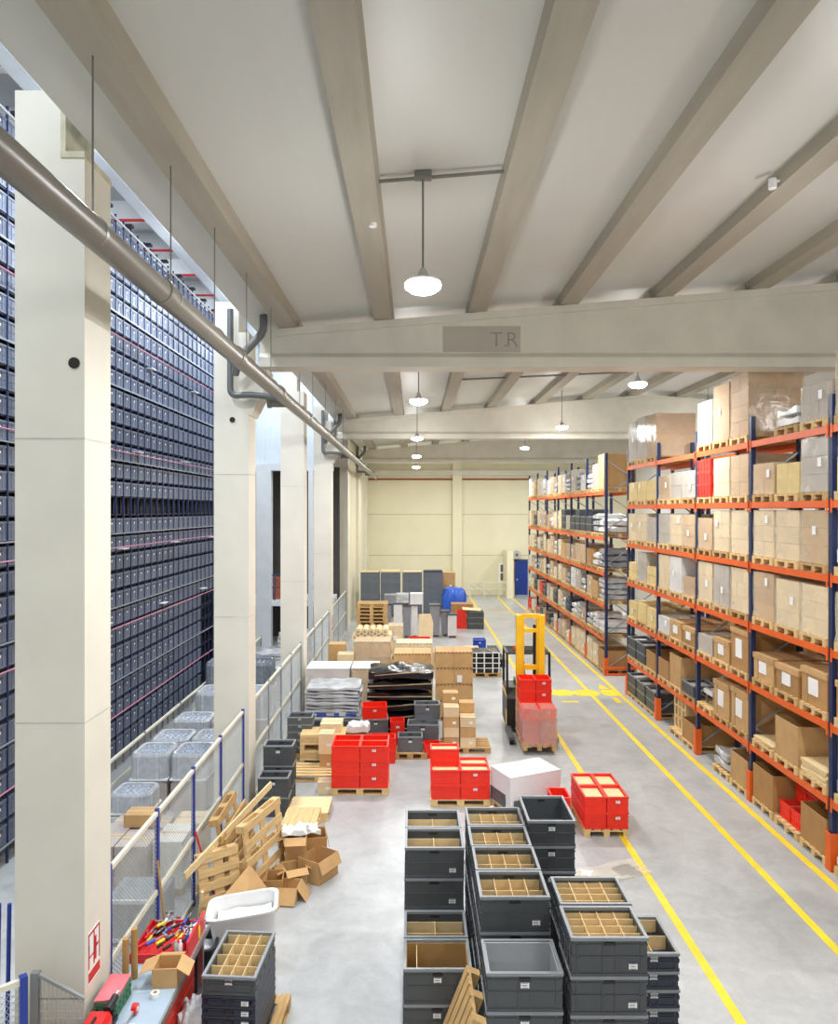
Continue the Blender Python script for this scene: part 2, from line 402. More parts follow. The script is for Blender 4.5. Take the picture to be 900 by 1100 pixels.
cd.tube([(-.42, 8.3, zc-.06), (1.05, 8.3, zc+.06)], .022, 8); cd.box(.0, 8.24, zc-.03, .2, 8.36, zc+.05)
tag(put('conduit', cd, 'wire'), 'grey electrical conduit spanning two roof ribs above the nearer lamp', 'conduit')
tag(put('conduit', MB().tube([(1.4, 21.9, slope_z(3)+.03), (6.5, 21.9, slope_z(6.5)-.03)], .03, 8), 'wire'), 'long thin conduit under the roof beyond the main beam', 'conduit')
for px, py, jx in ((377, 236, -.6), (866, 195, 4.8)):
    z = slope_z(jx); y = FY(py, z+.05)
    t = thing('sensor', ('small white sensor on the third roof rib from the columns' if jx > 0 else 'small white sensor on the second roof rib from the columns'), 'sensor', (jx+.17*(1 if jx < 0 else -1), y, z+.04), group='ceiling sensors')
    put('bracket', MB().tube([(.0, 0, .03), (-.1, 0, .0)], .02, 8), 'paper', t); put('head', MB().tube([(-.1, 0, -.08), (-.1, 0, .04)], .05, 12), 'paper', t)
# ================================================================== PIPES
PX, PZ, PR = -2.48, 8.05, .118
t = thing('drain_pipe', 'long thick grey drain pipe hung along the columns under the roof edge', 'pipe', (PX, 0, PZ))
put('pipe_run', MB().tube([(0, -1, 0), (0, 46, -.05)], PR, 24), 'pvc_grey', t)
for k, y in enumerate((7.06, 10.0, 13.1, 16.5, 20, 24, 28, 32.5, 37, 42)):
    put('collar', MB().tube([(0, y-.09, 0), (0, y-.085, 0), (0, y+.085, 0), (0, y+.09, 0)], [PR, PR+.014, PR+.014, PR], 24), 'pvc_grey', t)
for k, y in enumerate((2.8, 5.53, 7.3, 8.9, 10.6, 12.4, 15.5, 17.5, 20, 22.5, 25)):
    put('hanger_wire', MB().bar((0, y, PR), (0, y, slope_z(PX)-PZ), .012), 'wire', t)
    put('clamp', MB().tube([(0, y-.02, 0), (0, y+.02, 0)], PR+.006, 20), 'zinc', t)
def arc(pts, r=.12, n=5):
    P = [Vector(p) for p in pts]; out = [P[0]]
    for a, b, c in zip(P, P[1:], P[2:]):
        u = (a-b).normalized(); v = (c-b).normalized(); q = min(r, (a-b).length/2, (c-b).length/2)
        for k in range(n+1):
            s = k/n; p0 = b+u*q*(1-s); p1 = b+v*q*s
            out.append(p0*(1-s)+p1*s)
    return out+[P[-1]]
for k, y in enumerate((13.8, 27.7, 41.4)):
    nm = ('second', 'fourth', 'sixth')[k]
    t = thing('downpipe', 'dark grey downpipe with two bends on the %s column from the viewer' % nm, 'pipe')
    xa = FX(248, 13.8) if k < 2 else -3.28
    put('pipe', MB().tube(arc([(xa, y-.05, 9.75), (xa, y-.05, FZ(426, 13.8)), (xa+.35, y-.05, FZ(424, 13.8)), (PX-.1, y-.05, PZ)], .16), .062, 12), 'pvc_dark', t)
    t = thing('roof_outlet', 'grey roof outlet pipe bending down beside the beam end at the %s column' % nm, 'pipe')
    put('pipe', MB().tube(arc([(FX(283, 13.5), y-.3, 9.62), (FX(283, 13.5), y-.3, 9.25), (FX(256, 13.5), y-.3, 8.75), (FX(250, 13.5), y-.1, 8.5)], .14), .075, 12), 'pvc_dark', t)
    t = thing('pipe_branch', 'cream branch fitting joining the drain pipe at the %s column' % nm, 'pipe fitting')
    put('stub', MB().tube([(PX-.33, y+.15, PZ-.02), (PX, y+.15, PZ-.02)], .13, 16), 'pvc_grey', t); put('cap', MB().tube([(PX-.37, y+.15, PZ-.02), (PX-.31, y+.15, PZ-.02)], .15, 16), 'pvc_grey', t)
# signs on columns
def sign(y, z, which, s=1.):
    t = thing('extinguisher_sign', 'red and white fire equipment sign on the side of the %s column' % which, 'sign', (-3.22, y, z))
    put('plate', MB().box(0, -.1*s, -.2*s, .004, .1*s, .2*s), 'paper', t)
    k = MB()
    for a in ((-.095, .06, -.085, .18), (.085, -.08, .095, .18), (-.095, .17, .095, .185), (-.01, -.08, .005, .18), (-.095, .0, -.0, .012), (-.095, -.08, -.082, .1), (.02, .03, .07, .05)):
        k.box(.003, a[0]*s, a[1]*s, .008, a[2]*s, a[3]*s)
    k.box(.003, .012*s, -.06*s, .008, .035*s, .12*s)
    k.box(.003, -.095*s, -.18*s, .008, .095*s, -.11*s)
    put('pictogram', k, 'sign_red', t)
sign(7.2, FZ(1023, 7.2), 'nearest'.replace('nearest', 'big first'), 1.3); sign(28.15, FZ(669, 28.1), 'fourth', 1.6)
# ================================================================== TOTE WALL (automatic store)
TX, TW, TH = -6.8, .435, .42
def tote_mesh():
    b = MB(); wd, h, d = .40, .32, .58
    b.box(-d, -wd/2+.01, 0, -.012, wd/2-.01, h-.03)
    b.box(-d-.005, -wd/2, h-.035, .0, wd/2, h)                      # rim
    b.box(-.014, -wd/2+.01, .0, -.002, wd/2-.01, .03)
    for y in (-.19, -.09, .075, .175): b.box(-.014, y, .03, -.003, y+.015, h-.04)
    b.box(-.014, -wd/2+.01, .15, -.005, wd/2-.01, .165)
    return b
tote_me = tote_mesh().mesh('body', 'tote_blue'); tote_lb = MB().box(-.004, -.02, .185, .002, .02, .225).mesh('label', 'paper')
tote_hd = MB().box(-.014, -.06, .235, -.002, .06, .265).mesh('handle', 'crate_slate')
Y0 = 11.55; NC, NR = 38, 29
Z0 = .35
cells = []
for c in range(NC):
    for r in range(NR):
        y = Y0+TW*(c+.5); z = Z0+TH*r
        px = CX+TX*F/y
        if y > 23.0 and z < 3.0: continue                              # empty shelves low down at the far end
        if r == 13 and c > 4: continue                               # an open row in the middle
        vis = px < 14 or 113 < px < 236
        cells.append((not vis, y, c, r, z))
cells.sort()
rest = MB(); tv, tf = tote_mesh().v, tote_mesh().f
nr = 0
for k, (hid, y, c, r, z) in enumerate(cells):
    if k < 298:
        t = thing('storage_tote', 'blue-grey tote in the tall store, %s row from the floor, %s stack along it' % (ORD[r+1], ORD[c+1]), 'tote', (TX, y, z), group='totes in the tall automatic store')
        put('body', tote_me, None, t); put('label', tote_lb, None, t); put('handle', tote_hd, None, t)
    else:
        rest.add([(p[0]+TX, p[1]+y, p[2]+z) for p in tv], tf)
ro = put('stored_totes', rest, 'tote_blue'); ro['kind'] = 'stuff'
tag(ro, 'remaining blue-grey totes filling the far end of the tall store', 'totes')
rk = thing('tote_rack', 'tall blue steel framework holding the wall of grey totes', 'rack', (TX, 0, 0))
ye = Y0+TW*NC; zt = Z0+TH*NR
for c in range(NC+1):
    y = Y0+TW*c
    put('upright', cached('tote_up', lambda: MB().box(-.03, -.012, 0, .012, .012, zt+.12).mesh('upright', 'rack_blue')), None, rk, (0, y, 0))
    put('rear_upright', cached('tote_up2', lambda: MB().box(-.64, -.02, 0, -.60, .02, zt+.12).mesh('rear_upright', 'rack_blue')), None, rk, (0, y, 0))
sh = MB()
for r in range(NR): sh.box(-.6, Y0, Z0+TH*r-.03, -.02, ye, Z0+TH*r-.006)
put('shelf_rail', sh, 'truck_black', rk)  # near-black colour paints the shade in the gaps between tote rows
for r in range(0, NR+1, 4):
    put('crossrail', MB().box(.0, Y0, Z0+TH*r-.04, .03, ye, Z0+TH*r-.012), 'fence_grey', rk)
put('back_panel', MB().box(-.72, Y0, 0, -.66, ye, zt), 'gap_shade', rk)  # dark sheet painting the shade behind the totes
put('crossrail', MB().box(-.02, Y0, zt-.02, .03, ye, zt+.02), 'steel_white', rk)
for k, r in enumerate((2.2, 6.9, 11.2, 16.4, 22.6)):
    z = Z0+TH*r
    put('cable_run', MB().tube([(.10, Y0, z), (.10, ye, z)], .014, 6), mat('cable_pink%d' % k, (190, 120, 138), .5), rk)
for k in range(10):
    y = 15.5+.9*k; z = (3.4, 5.0, 7.3, 9.5)[k % 4]
    put('bracket', MB().box(.0, y, z, .14, y+.35, z+.02), 'steel_white', rk)
for k in range(13):
    put('stop_bolt', MB().box(-.05, Y0+.6+1.2*k, zt+.08, .12, Y0+.75+1.2*k, zt+.14), 'truck_black', rk)
# ================================================================== FENCES
def mesh_panel(wd, h, pitch=.055, t=.0035):
    b = MB(); n = int((wd+h)/pitch)
    for k in range(n):
        s = k*pitch
        x0, z0 = (s, 0) if s <= wd else (wd, s-wd)
        x1, z1 = (0, s) if s <= h else (s-h, h)
        b.bar((x0, 0, z0), (x1, 0, z1), t); b.bar((wd-x0, 0, z0), (wd-x1, 0, z1), t)
    return b
def fence(name_pl, pts_y, x, h, label, mids=True, post='fence_blue', z0=.08):
    t = thing('mesh_fence', label, 'fence', (x, pts_y[0], 0))
    for a in pts_y:
        put('post', MB().box(-.025, a-pts_y[0]-.025, 0, .025, a-pts_y[0]+.025, h+.03), post, t)
    y0, y1 = pts_y[0], pts_y[-1]
    put('top_rail', MB().box(-.022, 0, h-.05, .022, y1-y0, h), 'fence_cream', t)
    put('middle_rail', MB().box(-.018, 0, h*.5-.04, .018, y1-y0, h*.5+.02), 'fence_cream', t)
    put('bottom_rail', MB().box(-.018, 0, z0-.03, .018, y1-y0, z0+.01), 'fence_cream', t)
    for a, b in zip(pts_y, pts_y[1:]):
        key = ('mp', round(b-a, 2), h)
        o = put('mesh_panel', cached(key, lambda: mesh_panel(b-a-.05, h-z0-.05).mesh('mesh_panel', 'mesh_wire')), None, t, (0, a-y0+.025, z0), (0, 0, PI/2))
    return t
fence('', (7.75, 9.2, 10.7, 12.2, 13.8), -3.3, 2.04, 'blue post mesh fence between the first and second columns')
fence('', (14.7, 16.2, 17.7, 19.2, 20.8), -3.3, 2.04, 'mesh fence with cream rail between the second and third columns', post='fence_grey')
fence('', (21.6, 23.6, 25.6, 27.6), -3.3, 2.04, 'mesh fence between the third and fourth columns', post='fence_grey')
fence('', (28.5, 31, 34.5), -3.3, 2.04, 'mesh fence between the fourth and fifth columns', post='fence_grey')
fence('', (11.0, 13.4, 15.8, 18.2, 20.6, 23, 25.4, 27.8), -5.95, 1.0, 'low pale barrier in front of the tall tote store', post='fence_grey')
# small fence pieces in the corner in front of the first column
t = thing('mesh_gate', 'cream railed mesh gate with blue end post beside the first column', 'gate', (-3.35, 6.15, 0), rz=math.radians(90))
t.location = (FX(25, 6.1), 6.1, 0); t.rotation_euler = (0, 0, math.radians(-140))
zt_ = FZ(1048, 6.1)
put('post', MB().box(-.03, -.03, 0, .03, .03, zt_), 'fence_blue', t); put('top_rail', MB().box(0, -.02, zt_-.07, 1.2, .02, zt_-.02), 'fence_cream', t)
put('mesh_panel', mesh_panel(1.2, zt_-.1), 'mesh_wire', t); put('bottom_rail', MB().box(0, -.02, .03, 1.2, .02, .08), 'fence_cream', t)
t = thing('wire_panel', 'grey welded wire panel standing in front of the first column', 'panel', (FX(34, 6.75), 6.75, 0))
zt_ = FZ(1044, 6.75); zb = FZ(1073, 6.75)
put('post', MB().box(-.0, -.03, 0, .075, .03, zt_), mat('post_grey', (128, 130, 130), .5), t)
wb = MB()
for k in range(11): 
    x = .08+.04*k; wb.bar((x, 0, 0), (x, 0, zt_-(zt_-zb)*(x-.05)/.45-.01), .006)
for k in range(20): wb.bar((.075, 0, .06+.07*k if .06+.07*k < zb else zb), (.5, 0, .06+.07*k if .06+.07*k < zb else zb), .005)
put('wire_grid', wb, 'mesh_wire', t)
put('top_rail', MB().bar((.05, 0, zt_-.02), (.5, 0, zb), .03), mat('rail_grey', (150, 152, 150), .5), t)
# ================================================================== STOCK: pallets, cartons, crates
def pallet_one(wd=1.2, d=.8, h=.144):
    b = MB(); 
    for k in range(5):
        y = -d/2+(d-.12)*k/4
        b.box(-wd/2, y, h-.022, wd/2, y+.12, h)
    for x in (-wd/2, -.0725, wd/2-.145):
        b.box(x, -d/2, h-.044, x+.145, d/2, h-.022)
    for x in (-wd/2, -.0725, wd/2-.145):
        for y in (-d/2, -.0725, d/2-.1): b.box(x, y, .022, x+.145, y+.1, h-.044)
    for y in (-d/2, -.05, d/2-.1): b.box(-wd/2, y, 0, wd/2, y+.1, .022)
    return b
def pallet_full(label, loc, rz=0, wd=1.2, d=.8, wood='pallet_wood', rot=None, group=None):
    t = thing('wooden_pallet', label, 'pallet', loc, rz, group, rot); h = .144
    dk = cached(('dk', wd, d, wood), lambda: (lambda b: ([b.box(-wd/2, -d/2+(d-.12)*k/4, h-.022, wd/2, -d/2+(d-.12)*k/4+.12, h) for k in range(5)], [b.box(x, -d/2, h-.044, x+.145, d/2, h-.022) for x in (-wd/2, -.0725, wd/2-.145)], b)[2])(MB()).mesh('deck', wood))
    put('deck', dk, None, t)
    bl = cached(('bl', wood), lambda: MB().box(-.0725, -.05, .022, .0725, .05, .1).mesh('block', wood))
    sk = cached(('sk', wd, wood), lambda: MB().box(-wd/2, -.05, 0, wd/2, .05, .022).mesh('skid', wood))
    for y in (-d/2+.05, 0, d/2-.05):
        put('skid', sk, None, t, (0, y, 0))
        for x in (-wd/2+.0725, 0, wd/2-.0725): put('block', bl, None, t, (x, y, 0))
    return t
def pallet(label, loc, rz=0, wd=1.2, d=.8, wood='pallet_wood', group='wooden pallets'):
    me = cached(('p1', wd, d, wood), lambda: pallet_one(wd, d).mesh('wooden_pallet', wood))
    o = put('wooden_pallet', me, None, None, loc, (0, 0, rz))
    return tag(o, label, 'pallet', group)
def q(v, s=.02): return round(round(v/s)*s, 3)
def carton_mesh(wd, d, h, m):
    wd, d, h = q(wd), q(d), q(h)
    def f():
        b = MB(); g = .004
        b.box(-wd/2+g, -d/2+g, 0, wd/2-g, d/2-g, h-g)
        b.box(-wd/2+.012, -d/2+g, h-g, wd/2-.012, -.002, h-.001); b.box(-wd/2+.012, .002, h-g, wd/2-.012, d/2-g, h-.001)
        return b.mesh('carton', m)
    return cached(('ct', wd, d, h, m), f)
def carton(label, loc, wd, d, h, m='carton', rz=0, group='cartons', lab=True, tape=True):
    t = thing('carton', label, 'carton', loc, rz, group)
    put('body', carton_mesh(wd, d, h, m), None, t)
    if tape: put('tape', cached(('tp', q(wd), q(h)), lambda: MB().box(-q(wd)/2-.001, -.03, q(h)-.002, q(wd)/2+.001, .03, q(h)+.002).mesh('tape', 'tape')), None, t)
    if lab:
        s = min(wd, h)*.22
        put('label', cached(('lb', q(s), q(d)), lambda: MB().box(-q(s)*.7, -q(d)/2-.002, -q(s)/2, q(s)*.7, -q(d)/2+.003, q(s)/2).mesh('label', 'paper')), None, t, (wd*.18, 0, h*.45))
    return t
def open_carton(label, loc, wd, d, h, m='carton', rz=0, flaps=(1, 1, 1, 1), ang=35, group='open cartons', rot=None, full=None, lab=False, fl=.45):
    t = thing('open_carton', label, 'carton', loc, rz, group, rot); th = .012
    b = MB()
    b.box(-wd/2, -d/2, 0, wd/2, d/2, .01)
    b.box(-wd/2, -d/2, .01, wd/2, -d/2+th, h); b.box(-wd/2, d/2-th, .01, wd/2, d/2, h)
    b.box(-wd/2, -d/2+th, .01, -wd/2+th, d/2-th, h); b.box(wd/2-th, -d/2+th, .01, wd/2, d/2-th, h)
    put('body', b, m, t)
    a = math.radians(ang)
    L_ = min(wd, d)*fl
    if flaps[0]: put('flap', MB().box(-wd/2, -L_, 0, wd/2, 0, .006), m, t, (0, -d/2+.004, h), (a, 0, 0))
    if flaps[1]: put('flap', MB().box(-wd/2, 0, 0, wd/2, L_, .006), m, t, (0, d/2-.004, h), (-a*.8, 0, 0))
    if flaps[2]: put('flap', MB().box(-L_, -d/2, 0, 0, d/2, .006), m, t, (-wd/2+.004, 0, h), (0, -a*.7, 0))
    if flaps[3]: put('flap', MB().box(0, -d/2, 0, L_, d/2, .006), m, t, (wd/2-.004, 0, h), (0, a*1.1, 0))
    if lab: put('label', MB().box(-wd*.12, -d/2-.003, h*.4, wd*.12, -d/2, h*.62), 'paper', t)
    return t
def film_box(wd, d, h, m, seed=0, n=8):
    wd, d, h = q(wd), q(d), q(h)
    def f():
        r = random.Random(seed); b = MB(); a = .012
        ring = []
        for k in range(n): ring.append((-wd/2-a+(wd+2*a)*k/n, -d/2-a))
        for k in range(n): ring.append((wd/2+a, -d/2-a+(d+2*a)*k/n))
        for k in range(n): ring.append((wd/2+a-(wd+2*a)*k/n, d/2+a))
        for k in range(n): ring.append((-wd/2-a, d/2+a-(d+2*a)*k/n))
        N = len(ring); rows = 7; vs = []
        for j in range(rows):
            fl = .02 if j == 0 else 0.
            for x, y in ring:
                e = 1+fl/wd*2*.5+r.uniform(-.004, .012)
                vs.append((x*e, y*e, max(.0, (h+.012)*j/(rows-1)+r.uniform(-.01, .01)*(j < rows-1))))
        fs = [(j*N+k, j*N+(k+1) % N, (j+1)*N+(k+1) % N, (j+1)*N+k) for j in range(rows-1) for k in range(N)]
        fs.append(tuple((rows-1)*N+k for k in range(N)))
        b.add(vs, fs); b.sm = True
        return b.mesh('stretch_film', m)
    return cached(('film', wd, d, h, m, seed), f)
def wrapped(label, loc, wd, d, h, nx, ny, nz, m='carton_pale', film='stretch_film', rz=0, group='wrapped carton loads', labels=1, dots=False, name='wrapped_carton_load'):
    """a pallet load of cartons under stretch film: the cartons and the film move as one"""
    t = thing(name, label, 'wrapped load', loc, rz, group)
    cw, cd_, ch = wd/nx, d/ny, h/nz
    for i in range(nx):
        for j in range(ny):
            for k in range(nz):
                put('carton', carton_mesh(cw, cd_, ch, m), None, t, (-wd/2+cw*(i+.5)+R.uniform(-.004, .004), -d/2+cd_*(j+.5)+R.uniform(-.006, .006), ch*k))
    if film: put('stretch_film', film_box(wd, d, h, film, R.randrange(4)), None, t)
    for _ in range(labels):
        lx = R.uniform(-.3, .3)*wd; lz = h*R.uniform(.3, .8)
        put('label', cached(('wl', q(d)), lambda: MB().box(-.07, -q(d)/2-.022, -.1, .07, -q(d)/2-.016, .1).mesh('label', 'paper')), None, t, (lx, 0, lz))
    if dots:
        b = MB()
        for k in range(1, nz+1):
            n = int(wd/.1)
            for i in range(n): b.box(-wd/2+wd*(i+.25)/n, -d/2-.006, ch*k-.04, -wd/2+wd*(i+.7)/n, -d/2+.001, ch*k-.012)
        put('perforation', b, 'cardboard_dark', t)
    return t
def crate_mesh(wd, d, h, m):
    b = MB(); t = .016
    i = .012
    x0, x1, y0, y1 = -wd/2+i, wd/2-i, -d/2+i, d/2-i
    b.box(x0, y0, 0, x1, y1, .012)
    b.box(x0, y0, .012, x1, y0+t, h-.03); b.box(x0, y1-t, .012, x1, y1, h-.03)
    b.box(x0, y0+t, .012, x0+t, y1-t, h-.03); b.box(x1-t, y0+t, .012, x1, y1-t, h-.03)
    for zz, tt in ((h*.48, .016), (0.0, .03), (h-.075, .014)):                      # mid rib, foot ring, under-rim rib
        e = .008
        b.box(x0-e, y0-e, zz, x1+e, y0, zz+tt); b.box(x0-e, y1, zz, x1+e, y1+e, zz+tt)
        b.box(x0-e, y0, zz, x0, y1, zz+tt); b.box(x1, y0, zz, x1+e, y1, zz+tt)
    for f_ in (.06, .40, .57, .91):
        x = x0+(x1-x0)*f_; b.box(x, y0-.008, .02, x+.018, y0, h-.03); b.box(x, y1, .02, x+.018, y1+.008, h-.03)
    for f_ in (.06, .27, .49, .71, .91):
        y = y0+(y1-y0)*f_; b.box(x0-.008, y, .02, x0, y+.018, h-.03); b.box(x1, y, .02, x1+.008, y+.018, h-.03)
    return b.mesh('body', m)
def rim_mesh(wd, d, h, m):
    b = MB(); i = .012; t = .03; z0, z1 = h-.03, h
    b.box(-wd/2, -d/2, z0, wd/2, -d/2+t, z1); b.box(-wd/2, d/2-t, z0, wd/2, d/2, z1)
    b.box(-wd/2, -d/2+t, z0, -wd/2+t, d/2-t, z1); b.box(wd/2-t, -d/2+t, z0, wd/2, d/2-t, z1)
    return b.mesh('rim', m)
def grid_mesh(wd, d, z0, z1, nx, ny):
    b = MB(); t = .006
    for k in range(1, nx): x = -wd/2+wd*k/nx; b.box(x-t/2, -d/2, z0, x+t/2, d/2, z1)
    for k in range(1, ny): y = -d/2+d*k/ny; b.box(-wd/2, y-t/2, z0, wd/2, y+t/2, z1-.004)
    for y in (-d/2, d/2-t): b.box(-wd/2, y, z0, wd/2, y+t, z1-.012)
    return b.mesh('divider', 'divider_card')
def crate(label, loc, wd, d, h, m='crate_grey', rz=0, inside=None, group='grey crates', stick=1, rot=None, edge=None, name='plastic_crate', parts=True):
    t = thing(name, label, 'crate', loc, rz, group, rot)
    put('body', cached(('cb', wd, d, h, m), lambda: crate_mesh(wd, d, h, m)), None, t)
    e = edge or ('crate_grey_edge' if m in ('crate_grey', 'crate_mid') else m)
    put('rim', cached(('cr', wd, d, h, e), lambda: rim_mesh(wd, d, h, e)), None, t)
    if parts:
        hm = 'truck_black' if m != 'crate_red' and m != 'crate_rose' else m
        put('handle', cached(('ch', wd, d, h, hm), lambda: MB().box(-wd*.08, -d/2+.001, h-.07, wd*.08, -d/2+.012, h-.045).mesh('handle', hm)), None, t)
        put('handle', cached(('ch2', wd, d, h, hm), lambda: MB().box(-wd*.08, d/2-.032, h-.07, wd*.08, d/2-.027, h-.045).mesh('handle', hm)), None, t)
        if stick:
            s = max(.07, wd*.1)
            lab = put('label', cached(('cs', wd, d, h), lambda: MB().box(-s*.55, -d/2+.001, -s*.36, s*.55, -d/2+.004, s*.36).mesh('label', 'paper')), None, t, (wd*(.3 if stick == 1 else .0), 0, h*(.26 if stick == 1 else .68)))
            put('print', cached(('cp', wd, d), lambda: MB().box(-s*.4, -d/2-.0005, .02, s*.4, -d/2+.0015, .032).box(-s*.4, -d/2-.0005, -.005, s*.3, -d/2+.0015, .006).box(-s*.4, -d/2-.0005, -.026, s*.36, -d/2+.0015, -.018).mesh('print', 'fence_grey')), None, lab)
    if inside:
        if inside[0] == 'grid': put('divider', cached(('cg', wd, d, h, inside), lambda: grid_mesh(wd-.06, d-.06, .02, h*inside[3], inside[1], inside[2])), None, t)
        elif inside[0] == 'foam':  # no real foam: light grey panels paint a lit crate interior
            put('lining', MB().box(-wd/2+.03, d/2-.045, .014, wd/2-.03, d/2-.034, h*.96).box(-wd/2+.03, -d/2+.034, .014, -wd/2+.04, d/2-.045, h*.96).box(wd/2-.04, -d/2+.034, .014, wd/2-.03, d/2-.045, h*.96).box(-wd/2+.04, -d/2+.034, .014, wd/2-.04, d/2-.045, .03), 'lit_inside_grey', t)
        elif inside[0] == 'lined':
            put('lining', MB().box(-wd/2+.03, d/2-.045, .014, wd/2-.03, d/2-.038, h*.93).box(-wd/2+.03, -d/2+.038, .014, wd/2-.03, -d/2+.045, h*.93).box(-wd/2+.03, -d/2+.045, .014, -wd/2+.037, d/2-.045, h*.93).box(wd/2-.037, -d/2+.045, .014, wd/2-.03, d/2-.045, h*.93), 'tube_card', t)
            put('divider', MB().box(-wd/2+.14, -d/2+.045, .014, -wd/2+.147, d/2-.045, h*.88), 'divider_card', t)
        elif inside[0] == 'card': put('lining', MB().box(-wd/2+.035, -d/2+.035, .014, wd/2-.035, d/2-.035, h*inside[1]), inside[2], t)
    return t
def crate_stack(desc, x, y, z, wd, d, h, n, m='crate_grey', inside=None, group=None, stick=1, rz=0, jitter=.004, lying='', edge=None, parts=True):
    for k in range(n):
        top = k == n-1
        w_ = 'top' if top else ('bottom' if k == 0 else ORD[n-k]+' from top')
        c = crate('%s, %s of %s' % (lying or 'grey plastic crate', w_, desc), (x+R.uniform(-jitter, jitter), y+R.uniform(-jitter, jitter), z+h*k), wd, d, h, m, rz, inside if top else None, group or 'crates in '+desc.split(',')[0], stick, None, edge, parts=parts)
def blob_slab(wd, d, h, m, seed, amp=.03, name='bag'):
    def f():
        r = random.Random(seed); n, k = 12, 8; b = MB(); vs = []; fs = []
        ph = [r.uniform(0, 6) for _ in range(8)]
        for s in (0, 1):
            for i in range(n+1):
                for j in range(k+1):
                    u, v = i/n, j/k; e = min(u, 1-u, .18)/.18; g = min(v, 1-v, .22)/.22
                    edge = (min(1, e)*min(1, g))**.35
                    z = h*(.5+(.5 if s else -.5)*(.62+.38*edge))+(amp*(math.sin(9*u+ph[0])*math.sin(7*v+ph[1])+.6*math.sin(19*u+ph[2]+5*v)) if s else amp*.5*math.sin(8*u+ph[3]))
                    vs.append((wd*(u-.5)+amp*math.sin(6*v+ph[4])*.6, d*(v-.5)+amp*math.sin(5*u+ph[5]), max(0, z)))
        o = (n+1)*(k+1); I = lambda s, i, j: s*o+i*(k+1)+j
        for i in range(n):
            for j in range(k):
                fs.append((I(1,i,j), I(1,i+1,j), I(1,i+1,j+1), I(1,i,j+1))); fs.append((I(0,i,j), I(0,i,j+1), I(0,i+1,j+1), I(0,i+1,j)))
        for i in range(n): fs.append((I(0,i,0), I(0,i+1,0), I(1,i+1,0), I(1,i,0))); fs.append((I(0,i+1,k), I(0,i,k), I(1,i,k), I(1,i+1,k)))
        for j in range(k): fs.append((I(0,0,j+1), I(0,0,j), I(1,0,j), I(1,0,j+1))); fs.append((I(0,n,j), I(0,n,j+1), I(1,n,j+1), I(1,n,j)))
        b.add(vs, fs); b.sm = True
        return b.mesh(name, m)
    return cached(('bs', q(wd), q(d), q(h), m, seed), f)
# ================================================================== PALLET RACKS
RX, RD, RH = 6.82, 1.05, 7.8
LV = [0, 1.17, 2.40, 3.62, 4.84, 6.06, 7.29]
LVF = [0, 1.30, 2.50, 3.66, 4.92, 6.58]
def frame(parent, y, x, h, guard=True):
    f = put('upright_frame', cached(('uf', h), lambda: MB().box(0, -.05, 0, .09, .05, h).box(RD-.09, -.05, 0, RD, .05, h).box(-.02, -.08, 0, .12, .08, .012).box(RD-.12, -.08, 0, RD+.02, .08, .012).mesh('upright_frame', 'rack_blue')), None, parent, (x, y, 0))
    b = cached(('br', h), lambda: (lambda bb: ([bb.bar((.08, 0, .25+.62*k), (RD-.08, 0, .25+.62*(k+1)) if k % 2 == 0 else (RD-.08, 0, .25+.62*k), .035) if k % 2 == 0 else bb.bar((RD-.08, 0, .25+.62*k), (.08, 0, .25+.62*(k+1)), .035) for k in range(int((h-.4)/.62))], bb)[1])(MB()).mesh('brace', 'brace_grey'))
    put('brace', b, None, f)
    if guard: put('post_guard', cached(('pg', 1), lambda: MB().box(-.045, -.075, 0, -.02, .075, .62).box(-.02, -.075, 0, .10, -.055, .62).box(-.02, .055, 0, .10, .075, .62).mesh('post_guard', 'rack_orange')), None, f)
def beams(parent, y0, y1, x, z):
    L_ = y1-y0-.1
    me = cached(('bm', q(L_)), lambda: MB().box(0, 0, -.12, .05, q(L_), 0).box(-.012, -.005, -.2, .0, .03, .03).box(-.012, q(L_)-.03, -.2, .0, q(L_)+.005, .03).mesh('beam', 'rack_orange'))
    put('beam', me, None, parent, (x-.02, y0+.05, z)); put('beam', me, None, parent, (x+RD-.03, y0+.05, z))
def rack(label, ys, x, h, levels, guard=True):
    t = thing('pallet_rack', label, 'rack', (0, 0, 0), group='orange and blue pallet racks')
    for y in ys: frame(t, y, x, h, guard)
    for a, b in zip(ys, ys[1:]):
        for z in levels[1:]: beams(t, a, b, x, z)
    return t
U = [8.93, 11.75, 14.56, 17.34, 20.17, 22.96]
UF = [25.65, 28.5, 31.35, 34.2, 37.05, 39.9, 42.75]
rack('near pallet rack with orange beams and blue uprights beside the aisle', U, RX, RH, LV)
rack('far pallet rack with orange beams beyond the cross aisle', UF, RX, 7.95, LVF)
rack('rear pallet rack standing back to back behind the near one', U, RX+RD+.35, RH, LV, False)
put('end_barrier', MB().box(RX-.05, UF[0]-.14, 0, RX+RD+.05, UF[0]-.09, .09).box(RX-.05, UF[0]-.14, .22, RX+RD+.05, UF[0]-.09, .32), 'rack_orange')
tag(bpy.data.objects['end_barrier'], 'low orange barrier across the end of the far rack', 'barrier')
SLOT = ('front', 'middle', 'rear'); SHELF = ('floor level', 'lowest beam', 'second beam', 'third beam', 'fourth beam', 'fifth beam', 'top beam')
